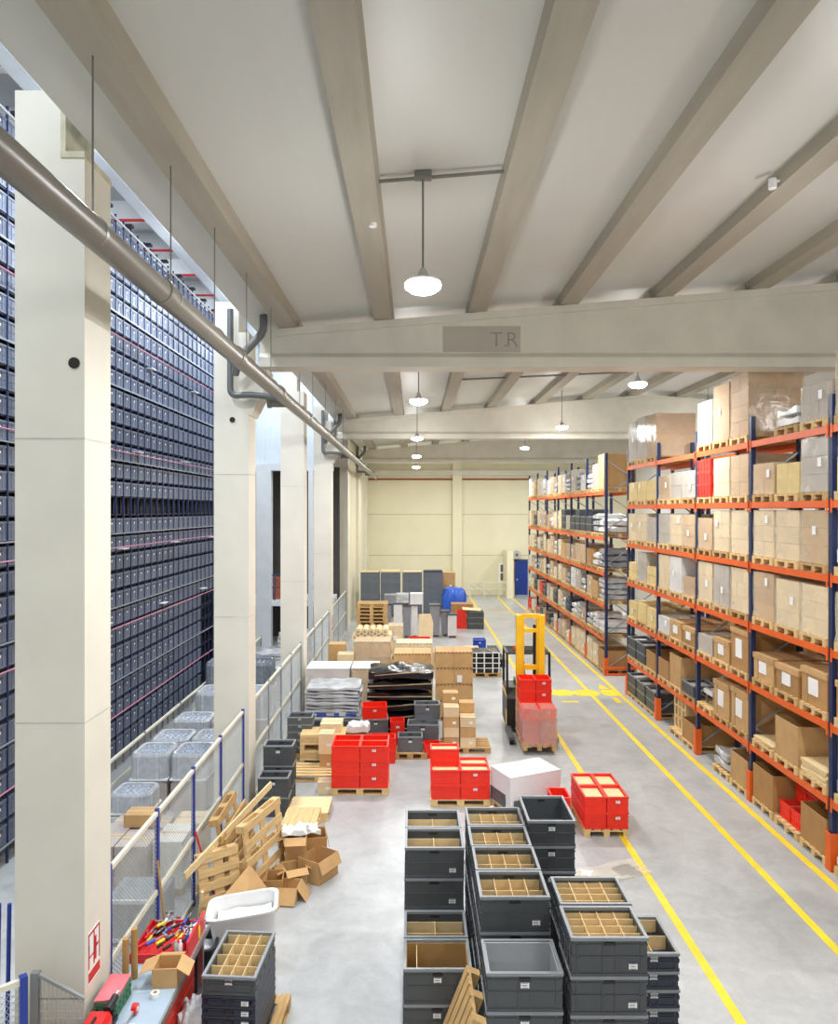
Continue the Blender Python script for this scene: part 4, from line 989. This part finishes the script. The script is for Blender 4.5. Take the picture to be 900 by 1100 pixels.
put('steering_column', MB().tube([(-.15, .42, 1.1), (-.15, .62, 1.42)], .03, 8), 'truck_black', ft); put('steering_wheel', MB().tube([(-.15, .61, 1.41), (-.15, .635, 1.45)], .14, 18), 'truck_black', ft)
cg = MB()
for sx in (-.56, .56): cg.bar((sx, .35, 1.0), (sx, .4, 2.08), .06); cg.bar((sx, 1.4, 1.0), (sx, 1.35, 2.08), .06); cg.bar((sx, .37, 2.08), (sx, 1.38, 2.08), .06)
for k in range(7): cg.bar((-.56, .4+.16*k, 2.08), (.56, .4+.16*k, 2.08), .04)
put('overhead_guard', cg, 'truck_black', ft)
put('beacon', MB().tube([(-.3, .9, 2.1), (-.3, .9, 2.2)], .05, 12), 'rack_orange', ft)
for sx in (-.4, .4): put('wheel', MB().tube([(sx-.08, 1.25, .16), (sx+.08, 1.25, .16)], .16, 18), 'tyre', ft)
pallet_full('pallet lifted on the yellow forklift', (3.02, 17.86, .1), PI/2, 1.2, .8, 'pallet_old')
red_block('the forklift', 2.63, 17.28, .248, 2, 2, ((3, 3), (5, 5)), .4, .58, .285, False, 'crate_rose')
fo = put('load_wrap', film_box(.82, 1.2, .84, 'stretch_film', 2)); fo.location = (3.03, 17.86, .25)
tag(fo, 'cloudy stretch film around the red crates on the forklift', 'film')
# ================================================================== MIDDLE OF THE FLOOR
def mixed(label, x, y, wd, d, h, nz, nx=3, ny=1, m='carton', film='stretch_film', dots=True, top=None, base=.146, group='wrapped carton pallets on the floor'):
    pallet('pallet under '+label, (x, y, 0), 0, wd, d, 'pallet_old', 'floor pallets')
    t = wrapped(label, (x, y, base), wd, d, h, nx, ny, nz, m, film, 0, group, 1, dots)
    if top: put('top_sheet', MB().box(-wd/2-.01, -d/2-.01, h+.012, wd/2+.01, d/2+.01, h+.03), top, t)
    return t
# grey crates, wooden boxes and cartons behind the flat pallet
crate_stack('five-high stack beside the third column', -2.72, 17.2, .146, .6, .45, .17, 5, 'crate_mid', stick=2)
pallet('pallet under the five-high grey crates', (-2.72, 17.2, 0), 0, .8, .6, 'pallet_old', 'floor pallets')
for k in range(2):
    t = thing('wooden_box', 'slotted pale wooden box, %s of two, behind the flat pallet' % ('lower', 'upper')[k], 'wooden box', (-2.12, 16.85, .36*k)); 
    put('panel', MB().box(-.52, -.3, .12, .52, .3, .355), 'pallet_wood', t)
    for x in (-.52, -.06, .42): put('foot', MB().box(x, -.3, 0, x+.1, .3, .12), 'pallet_wood', t)
    put('slat', MB().box(-.52, -.306, .3, .52, -.3, .35).box(-.52, -.306, .12, .52, -.3, .17), 'plank_pale', t)
for i, (x, y, z, s, hh) in enumerate(((-1.98, 16.25, 0, .3, .42), (-1.98, 16.25, .42, .34, .46), (-1.95, 16.95, .716, .5, .2))):
    carton('%s behind the red crate block' % ('brown carton on the floor', 'pale carton stacked on another', 'pale carton atop the wooden boxes')[i], (x, y, z), s, s, hh, 'carton_pale' if i else 'carton', 0, None, True)
tag(put('wrapped_bundle', blob_slab(.5, .4, .22, 'bag_white', 33, .03, 'wrapped_bundle'), None, None, (-1.32, 16.95, .66)), 'round pale bundle atop two small cartons behind the red block', 'bundle')
for k in range(2): carton('small carton, %s of two, under the round pale bundle' % ('lower', 'upper')[k], (-1.32, 16.95, .33*k), .46, .4, .33, 'carton', 0, None, False)
# silver flat bags
sx, sy = -2.12, 19.1
pallet('pallet under the silver flat bags', (sx, sy, 0), 0, 1.35, 1.1, 'pallet_old', 'floor pallets')
for k in range(2): crate('flat grey tray, %s under the silver bags' % ('first', 'second')[k], (sx, sy-.02, .146+.16*k), 1.3, 1.05, .16, 'crate_grey', 0, ('card', .8, 'bag_silver'), 'flat grey trays', 0)
for k in range(9):
    bo = tag(put('flat_bag', blob_slab(1.38, 1.1, .098, 'bag_silver', 40+k % 4, .022, 'flat_bag'), None, None, (sx+R.uniform(-.03, .03), sy+R.uniform(-.03, .03), .47+.092*k), (0, 0, R.uniform(-.03, .03))),
        'silver flat bag, %s from below in the silver pile' % ORD[k+1], 'bag', 'silver flat bags')
    if k == 1: put('print', MB().box(-.4, -.575, .02, -.15, -.56, .1).box(.05, -.575, .03, .18, -.56, .1).box(.35, -.575, .02, .62, -.56, .09), 'print_blue', bo)
# black strapped bags
bx, by = -.34, 18.95
pallet('pallet under the black strapped bags', (bx, by, 0), 0, 1.6, 1.0, 'pallet_old', 'floor pallets')
for k in range(6):
    o = tag(put('black_bag', blob_slab(1.66, 1.1, .255, 'bag_black', 50+k, .035, 'black_bag'), None, None, (bx+R.uniform(-.04, .04), by, .15+.275*k), (0, R.uniform(-.03, .03), R.uniform(-.03, .03))),
        'shiny black strapped bag, %s from below in the black pile' % ORD[k+1], 'bag', 'black strapped bags')
    put('strap', MB().bar((-.83, -.56, .12), (.83, -.57, .16+.05*(k % 3)), .02, .045), 'strap_tan', o)
# cartons behind
mixed('tall perforated carton load beside the black bags', 1.12, 20.45, 1.04, .85, 1.8, 4, 2, 1, 'carton', film=None)
mixed('wrapped carton load with a white top sheet behind the silver bags', -2.45, 20.75, 1.2, .95, 1.25, 3, 2, 1, 'carton', 'stretch_film_thick', True, 'paper')
mixed('white-topped carton load between silver and black bags', -1.42, 21.0, .75, .9, 1.2, 3, 2, 1, 'carton', 'stretch_film', True, 'paper')
mixed('long perforated carton load behind the black bags', -.05, 22.1, 1.12, .9, 1.42, 3, 2, 1, 'carton', None, True)
mixed('pale carton load behind the long perforated one', .0, 23.6, 1.18, .8, 1.45, 3, 2, 1, 'carton_pale', 'stretch_film', True)
mixed('perforated carton load beside the two tall cartons', -1.36, 23.6, 1.16, .9, 1.5, 3, 2, 1, 'carton', 'stretch_film', True)
carton('tall brown carton beside the fourth column, front one', (-2.2, 23.1, 0), .52, .5, 1.3, 'carton_pale', 0, None); carton('tall brown carton beside the fourth column, rear one', (-2.55, 23.75, 0), .55, .5, 1.5, 'carton', 0, None)
# small cartons column on a pallet
pallet_full('old pallet under the column of small cartons', (1.25, 17.75, 0), 0, 1.2, .8, 'pallet_old')
for j in range(2):
    for i in range(2):
        n = (4, 3)[i] if j == 0 else (5, 4)[i]
        for k in range(n):
            carton('small brown carton, %s layer, %s %s on the old pallet' % (ORD[k+1], ('front row', 'rear row')[j], ('column side', 'aisle side')[i]), (.9+.4*i, 17.55+.38*j, .146+.245*k), .38, .36, .245, 'carton_pale' if (i+k) % 2 else 'carton', 0, 'small cartons on the old pallet', k % 2 == 0)
# heap of red and grey crates
for i, (x, y, wd, d, n) in enumerate(((-.1, 17.25, .6, .42, 1),)):
    pallet('pallet under the single grey crate before the heap', (x, y, 0), 0, .8, .6, 'pallet_old', 'floor pallets')
    crate('single grey crate in front of the crate heap', (x, y, .146), wd, d, .36, 'crate_mid', 0, None, None, 2)
HEAP = [(.22, 17.75, 0, .62, .42, .3, 'crate_red', 'bottom red crate of the heap beside small cartons'), (-.5, 17.75, 0, .6, .42, .3, 'crate_red', 'bottom red crate under the middle of the heap'),
        (.22, 17.75, .3, .78, .5, .36, 'crate_mid', 'wide grey crate with paper inside on the heap'), (.32, 18.12, .66, .64, .4, .38, 'crate_mid', 'uppermost grey crate of the heap before black bags'),
        (-.42, 17.75, .3, .36, .42, .42, 'crate_red', 'narrow red crate standing in the heap'), (-1.0, 18.0, 0, .62, .42, .36, 'crate_mid', 'lower grey crate under the tilted red one'),
        (-.98, 18.0, .36, .64, .44, .36, 'crate_mid', 'upper grey crate under the tilted red one'), (-1.0, 17.98, .725, .62, .42, .3, 'crate_red', 'tilted red crate atop two grey crates'),
        (-.75, 16.9, 0, .62, .42, .29, 'crate_red', 'lower red crate behind the red crate block'), (-.75, 16.9, .29, .62, .42, .29, 'crate_red', 'upper red crate behind the red crate block'), (.42, 17.2, 0, .4, .4, .32, 'crate_red', 'small red crate on the floor beside the old pallet')]
for (x, y, z, wd, d, h, m, lb) in HEAP:
    tilt = (math.radians(4), 0, .1) if 'tilted' in lb else (0, 0, R.uniform(-.06, .06))
    crate(lb, (x, y, z+(.012 if 'tilted' in lb else 0)), wd, d, h, m, 0, ('card', .5, 'bag_white') if 'paper inside' in lb else None, 'heaped crates', 2, tilt)
# ------------------------------------------------------------------ farther stock
def roll_pile(x0, y, nx, nz, r, ln):
    for k in range(nz):
        for i in range(nx-(k % 2)):
            x = x0+2*r*i+(r if k % 2 else 0); z = r+1.74*r*k
            t = thing('cardboard_roll', 'pale cardboard roll, %s of the %s row of the roll pile' % (ORD[i+1], ORD[k+1]), 'roll', (x, y, z+.15), group='rolls in the pile')
            put('wrap', cached(('rl', r, ln), lambda: MB().tube([(0, -ln/2, 0), (0, ln/2, 0)], r-.003, 14).mesh('wrap', 'carton_pale')), None, t); put('core', cached(('rc', r, ln), lambda: MB().tube([(0, -ln/2-.004, 0), (0, ln/2+.004, 0)], r*.3, 10).mesh('core', 'tube_card')), None, t)
pallet('pallet under the pile of rolls', (-1.6, 27.2, 0), 0, 1.7, 1.0, 'pallet_old', 'floor pallets'); roll_pile(-2.22, 27.2, 6, 6, .125, 1.0)
[pallet('stacked pallet behind the roll pile, %s from the floor' % ORD[k+1], (-1.7+R.uniform(-.02, .02), 29.0, .145*k), 0, 1.2, .9, 'pallet_old', 'pallet tower behind the rolls') for k in range(15)]; mixed('wrapped pale load beside the roll pile', -.75, 28.6, .6, .8, 1.2, 3, 1, 1, 'carton_pale', 'stretch_film', False)
crate_stack('red crates behind the carton loads', .2, 29.0, .146, .9, .5, .3, 2, 'crate_red', lying='large red crate', stick=0); pallet('pallet under the large red crates', (.2, 29, 0), 0, 1.1, .8, 'pallet_old', 'floor pallets')
carton('pale carton before the large red crates', (.05, 27.2, 0), .65, .6, .8, 'carton_pale', .1, None); carton('brown low carton beside the large red crates', (.75, 26.9, 0), 1.0, .6, .62, 'carton', 0, None)
for i, (x, y, wd, h, m) in enumerate(((-1.3, 33.4, .45, 1.9, 'bag_grey'), (-.75, 33.3, .4, 1.95, 'bag_white'), (-.35, 33.4, .35, 1.8, 'bag_grey'), (.0, 33.5, .3, 1.85, 'bag_white'), (.95, 33.6, .45, 1.8, 'bag_grey'), (1.45, 33.8, .35, 1.4, 'bag_grey'), (1.75, 33.4, .4, 1.3, 'bag_white'))):
    t = thing('wrapped_machine', 'upright wrapped bundle before the dark stacks, %s counted from the columns' % ORD[i+1], 'bundle', (x, y, 0)); put('body', MB().box(-wd/2, -.3, .1, wd/2, .3, h*.8), m, t); put('cap', MB().box(-wd/2-.03, -.33, h*.8, wd/2+.03, .33, h*.8+.06), 'crate_grey', t)
    for s_ in (-1, 1): put('foot', MB().box(s_*wd/2-.06*(s_ > 0), -.3, 0, s_*wd/2+.06*(s_ < 0), .3, .1), 'pallet_old', t)
for i, (x, z) in enumerate(((-1.1, 1.585), (-.55, 1.625), (.1, 1.545))):
    tag(put('wrapped_bundle', film_box(.56, .66, .38+.1*(i == 2), ('bag_grey', 'bag_silver', 'bag_white')[i], i), None, None, (x, 33.4, z)), '%s bundle lying on the upright wrapped bundles' % ('grey', 'silver', 'white')[i], 'bundle')
tag(put('cream_board', MB().prism([(-.3, 0), (.33, 0), (.36, .9), (.25, 1.3), (-.28, 1.28)], 'y', 31.7, 31.8), 'carton_pale'), 'cream panel standing on edge before the wrapped bundles', 'panel')
bpy.data.objects['cream_board'].location = (.48, 0, 0)
for i, (xa, xb) in enumerate(((387, 407.5), (408.5, 430), (432, 453.5), (454.5, 476))):
    x0, x1 = FX(xa, 39.6), FX(xb, 39.6); x = (x0+x1)/2; wd = x1-x0-.02
    pallet('pallet under the %s tall dark crate stack at the end' % ORD[i+1], (x, 40, 0), 0, wd, .8, 'pallet_old', 'floor pallets')
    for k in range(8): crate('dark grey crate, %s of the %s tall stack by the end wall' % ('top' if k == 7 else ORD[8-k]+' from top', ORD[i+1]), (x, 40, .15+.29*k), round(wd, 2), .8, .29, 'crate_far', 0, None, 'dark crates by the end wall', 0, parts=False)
    tag(put('cover_board', MB().box(x0+.02, 39.6, 2.47, x1-.04, 40.4, 2.5+.05*(i % 2)), 'plank_pale' if i < 3 else 'crate_slate'), 'board covering the %s tall dark stack' % ORD[i+1], 'board')
mixed('brown boxed load beside the dark stacks', 1.95, 41.2, .75, .8, 2.2, 3, 1, 1, 'carton', None, False)
tag(put('blue_bundle', blob_slab(1.2, 1.0, 1.7, 'tarp_blue', 70, .08, 'blue_bundle'), None, None, (2.15, 38.6, 0)), 'large blue tarpaulin bundle beside the dark stacks', 'tarpaulin')
carton('brown carton in front of the blue bundle', (2.45, 37.0, 0), 1.1, .8, 1.1, 'carton_brown', 0, None)
crate_stack('floor stack before the blue bundle', 3.05, 35.8, 0, .8, .6, .29, 3, 'crate_grey', stick=0); sheet('cover_board', 'tilted board on the grey crates before the blue bundle', 'board', [(2.4, 35.5, .95), (3.3, 35.5, .9), (3.3, 36.1, .95), (2.4, 36.1, 1.0)], .02, 'plank_pale')
crate_stack('red crates beside the brown carton', 2.35, 35.9, 0, .5, .5, .29, 3, 'crate_red', lying='small red crate', stick=0)
carton('pale carton behind the strapped dark load', (2.2, 27.6, 0), .55, .7, .62, 'carton_pale', 0, None); carton('brown carton under the blue box', (2.62, 28.9, 0), .55, .6, .35, 'carton', 0, None)
crate('blue plastic box on a brown carton near the aisle line', (2.62, 28.9, .35), .5, .5, .36, 'tool_blue', 0, ('card', .8, 'paper'), None, 2)
carton('brown carton before the blue box', (2.55, 27.2, 0), .6, .5, .5, 'carton', 0, None)
pallet('pallet under the strapped dark load', (2.55, 25.8, 0), 0, 1.05, 1.0, 'pallet_old', 'floor pallets')
for k in range(4):
    t = thing('strapped_pack', 'dark pack with white straps, %s from the floor' % ORD[k+1], 'pack', (2.55, 25.8, .146+.18*k), group='strapped dark packs')
    put('body', blob_slab(.98, .95, .2, 'bag_black', 80+k, .01, 'body'), None, t)
    put('strap', MB().box(-.5, -.49, .16, .5, -.475, .185), 'paper', t)
    for x in (-.38, -.1, .2, .42): put('strap', MB().box(x, -.5, 0, x+.04, -.485, .19), 'paper', t)
for k in range(3): tag(put('profile_bar', MB().box(3.02+.14*k, 26.9, 0, 3.13+.14*k, 29.8, .28), 'truck_black'), 'long black bar on the floor, %s from the yellow line' % ORD[3-k], 'bar', 'long black bars')
# ------------------------------------------------------------------ end wall fittings
t = setting('door_1', MB().box(FX(554, 49.9), YE-.05, 0, FX(567, 49.9), YE+.02, 2.35), 'door_blue')
setting('door_frame', MB().box(FX(552.5, 49.9), YE-.07, 0, FX(554, 49.9), YE+.01, 2.45).box(FX(552.5, 49.9), YE-.07, 2.35, FX(567, 49.9), YE+.01, 2.47), 'door_frame', parent=t); setting('door_handle', MB().box(7.12, YE-.1, 1.0, 7.2, YE-.05, 1.12), 'steel', parent=t)
t = thing('notice_board', 'dark notice board in a white frame on the end wall', 'notice board', (FX(541, 49.8), YE-.03, 0)); put('frame', MB().box(-.33, -.02, .9, .33, .02, 2.2), 'paper', t)
for k in range(2): put('panel', MB().box(-.21, -.04, 1.0+.6*k, .21, -.02, 1.5+.6*k), 'truck_grey', t)
t = thing('wall_fan', 'round grey fan housing above the blue door', 'fan', (FX(555, 49.8), YE-.15, FZ(596, 49.8))); put('ring', MB().tube([(0, -.1, 0), (0, .12, 0)], .3, 24), 'duct', t); put('hub', MB().tube([(0, -.13, 0), (0, -.1, 0)], .1, 14), 'truck_grey', t)
t = thing('guard_rail', 'pale crossed guard rail along the end wall', 'guard rail', (3.4, 48.6, 0))
for k in range(4): put('post', MB().box(.3+1.0*k, -.04, 0, .38+1.0*k, .04, 1.05), 'fence_cream', t)
put('rail', MB().box(0, -.03, .98, 3.2, .03, 1.05), 'fence_cream', t); put('rail', MB().box(0, -.03, .5, 3.2, .03, .56), 'fence_cream', t)
for k in range(2): put('brace', MB().bar((.3+.5*k, 0, .9), (1.5+.5*k, 0, .05), .04), 'mesh_wire', t)
setting('wall_booth', MB().box(FX(544, 48), 47.8, 0, FX(551, 48), 49.9, FZ(592, 48)), 'wall_cream')
# ================================================================== LEFT SIDE STOCK BEHIND THE FENCE
def ribbed(wd, d, h, m):
    def f():
        b = MB(); n = 120; ring = []
        for k in range(n):
            a = 2*PI*k/n; c, s_ = math.cos(a), math.sin(a); e = .3; w_ = 1-.035*(k % 4 < 2)
            ring.append((wd/2*math.copysign(abs(c)**e, c)*w_, d/2*math.copysign(abs(s_)**e, s_)*w_))
        lv = [(0, .96), (h*.15, 1), (h*.9, 1), (h, .93), (h*.985, .8), (h*.8, .76)]
        vs = [(x*s, y*s, z) for z, s in lv for x, y in ring]
        fs = [(i*n+k, i*n+(k+1) % n, (i+1)*n+(k+1) % n, (i+1)*n+k) for i in range(len(lv)-1) for k in range(n)]+[tuple(range(n-1, -1, -1)), tuple((len(lv)-1)*n+k for k in range(n))]
        return b.add(vs, fs).mesh('bottle_tray', m)
    return cached(('rb', wd, d, h, m), f)
mat('clear_plastic', (206, 210, 215), .15, .12, 10, alpha=.78); mat('clear_dark', (126, 132, 140), .2, .15, 10); 
def tray(label, x, y, z, wd, d, h, m='clear_plastic', base=None, group='clear bottle trays', n=1):
    if base: 
        tag(put('tray_carton', carton_mesh(wd*.96, d*.96, base, 'carton_grey'), None, None, (x, y, z)), 'greyish carton under the '+label.replace(', lower', ''), 'carton', 'cartons under bottle trays'); z += base
    for k in range(n):
        t = thing('bottle_tray', label if n == 1 else label+', %s layer' % ORD[k+1], 'tray', (x, y, z+h*.86*k), 0, group); put('ribs', ribbed(wd, d, h, m), None, t)
        put('bottle_necks', cached(('bn', wd, d, h), lambda: (lambda b: ([b.tube([(-wd*.3+wd*.6*i/4, -d*.3+d*.6*j/3, h*.5), (-wd*.3+wd*.6*i/4, -d*.3+d*.6*j/3, h*.93)], [.05, .03], 8) for i in range(5) for j in range(4)], b)[1])(MB()).mesh('bottle_necks', 'bottle_clear')), None, t)
        if h > .4: put('band', MB().box(-wd/2-.004, -d/2-.004, .06, wd/2+.004, d/2+.004, .09), 'paper', t)
tray('clear tray pack standing on cartons, first beyond the fence', -5.0, 12.85, .5, .72, .62, .42, base=None)
tag(put('tray_carton', carton_mesh(.9, .74, .5, 'carton_grey'), None, None, (-5.02, 12.8, 0)), 'greyish carton under the first clear tray pack', 'carton', 'cartons under bottle trays')
tray('low clear tray pack before the first cartons', -5.05, 12.0, .3, .85, .5, .36, base=None); tag(put('tray_carton', carton_mesh(.86, .5, .3, 'carton_grey'), None, None, (-5.05, 12.0, 0)), 'low greyish carton under the front clear tray', 'carton', 'cartons under bottle trays')
tray('tall clear tray pack beside the barrier, first row', -5.2, 14.4, 0, .74, .8, .58, base=.55); tray('tall clear tray pack beside the fence, first row', -4.42, 14.4, 0, .72, .8, .58, base=.55)
tray('clear tray pack beside the barrier, second row', -5.25, 15.7, 0, .8, .8, .4, base=.6); tray('clear tray pack beside the fence, second row', -4.4, 15.7, 0, .8, .8, .4, base=.6)
tray('clear tray pack beside the barrier, third row', -5.2, 17.0, 0, .85, .8, .42, base=.6); tray('clear tray pack beside the fence, third row', -4.3, 17.0, 0, .85, .8, .42, base=.6)
for i in range(2):
    tray('tall ribbed pack, %s, before the dark packs' % ('barrier side', 'fence side')[i], -5.1+.95*i, 18.5, 0, .9, .9, .75, 'clear_plastic', base=.55)
    tray('tall dark ribbed pack, %s, beyond the clear ones' % ('barrier side', 'fence side')[i], -5.45+.95*i, 20.6, 0, .9, .9, .85, 'clear_dark', base=.75)
for i, (x, y, n) in enumerate(((-4.3, 22.6, 9), (-4.6, 24.2, 10), (-4.2, 25.9, 11), (-5.4, 25, 9), (-4.65, 28.2, 10))):
    for k in range(n):
        tag(put('flat_bag', blob_slab(1.2, 1.0, .14, 'bag_silver' if i != 3 else 'bag_grey', 40+k % 4, .022, 'flat_bag'), None, None, (x+R.uniform(-.04, .04), y, .115*k), (0, 0, R.uniform(-.05, .05))), 'grey flat pack, %s layer, %s pile behind the fence' % (ORD[k+1], ORD[i+1]), 'pack', 'grey flat packs behind the fence')
# cartons just behind the first fence
pallet('pallet under the cartons behind the first fence', (-4.3, 11.3, 0), 0, 1.3, 1.0, 'pallet_old', 'floor pallets')
for i, (x, y, z, wd, d, h, m, lb) in enumerate(((-4.72, 11.2, .146, .36, .8, .68, 'carton_grey', 'greyish taped carton at the barrier side behind the first fence'), (-4.28, 11.1, .146, .5, .6, .68, 'carton_grey', 'wide greyish carton behind the first fence'),
      (-4.4, 11.62, .826, .5, .34, .2, 'carton', 'brown carton lying on the greyish cartons'), (-3.78, 11.3, .1, .46, .66, .72, 'carton_white', 'whitish carton against the first fence'), (-3.75, 12.1, 0, .5, .5, .72, 'carton_pale', 'pale carton behind the whitish one'), (-4.25, 11.75, .146, .5, .5, .66, 'carton_grey', 'greyish carton in the rear of the group'), (-4.75, 11.85, .146, .4, .4, .62, 'carton_grey', 'small greyish carton in the rear of the group'))):
    carton(lb, (x, y, z), wd, d, h, m, 0, None, False)
tag(put('wooden_riser', carton_mesh(.46, .66, .1, 'pallet_old'), None, None, (-3.78, 11.3, 0)), 'wooden base under the whitish carton', 'base')
t = thing('grey_cabinet', 'tall pale grey cage cabinet behind the first mesh fence', 'cabinet', (-3.75, 10.0, 0)); put('body', MB().box(-.42, -.3, .06, .3, .32, .62), 'fence_grey', t); put('front_frame', MB().box(-.43, -.33, .06, .31, -.3, .1).box(-.43, -.33, .58, .31, -.3, .63).box(-.43, -.33, .1, -.39, -.3, .58).box(.27, -.33, .1, .31, -.3, .58), 'steel_white', t)
for sx in (-.4, .24):
    for sy in (-.28, .26): put('leg', MB().box(sx, sy, 0, sx+.05, sy+.05, .06), 'truck_black', t)
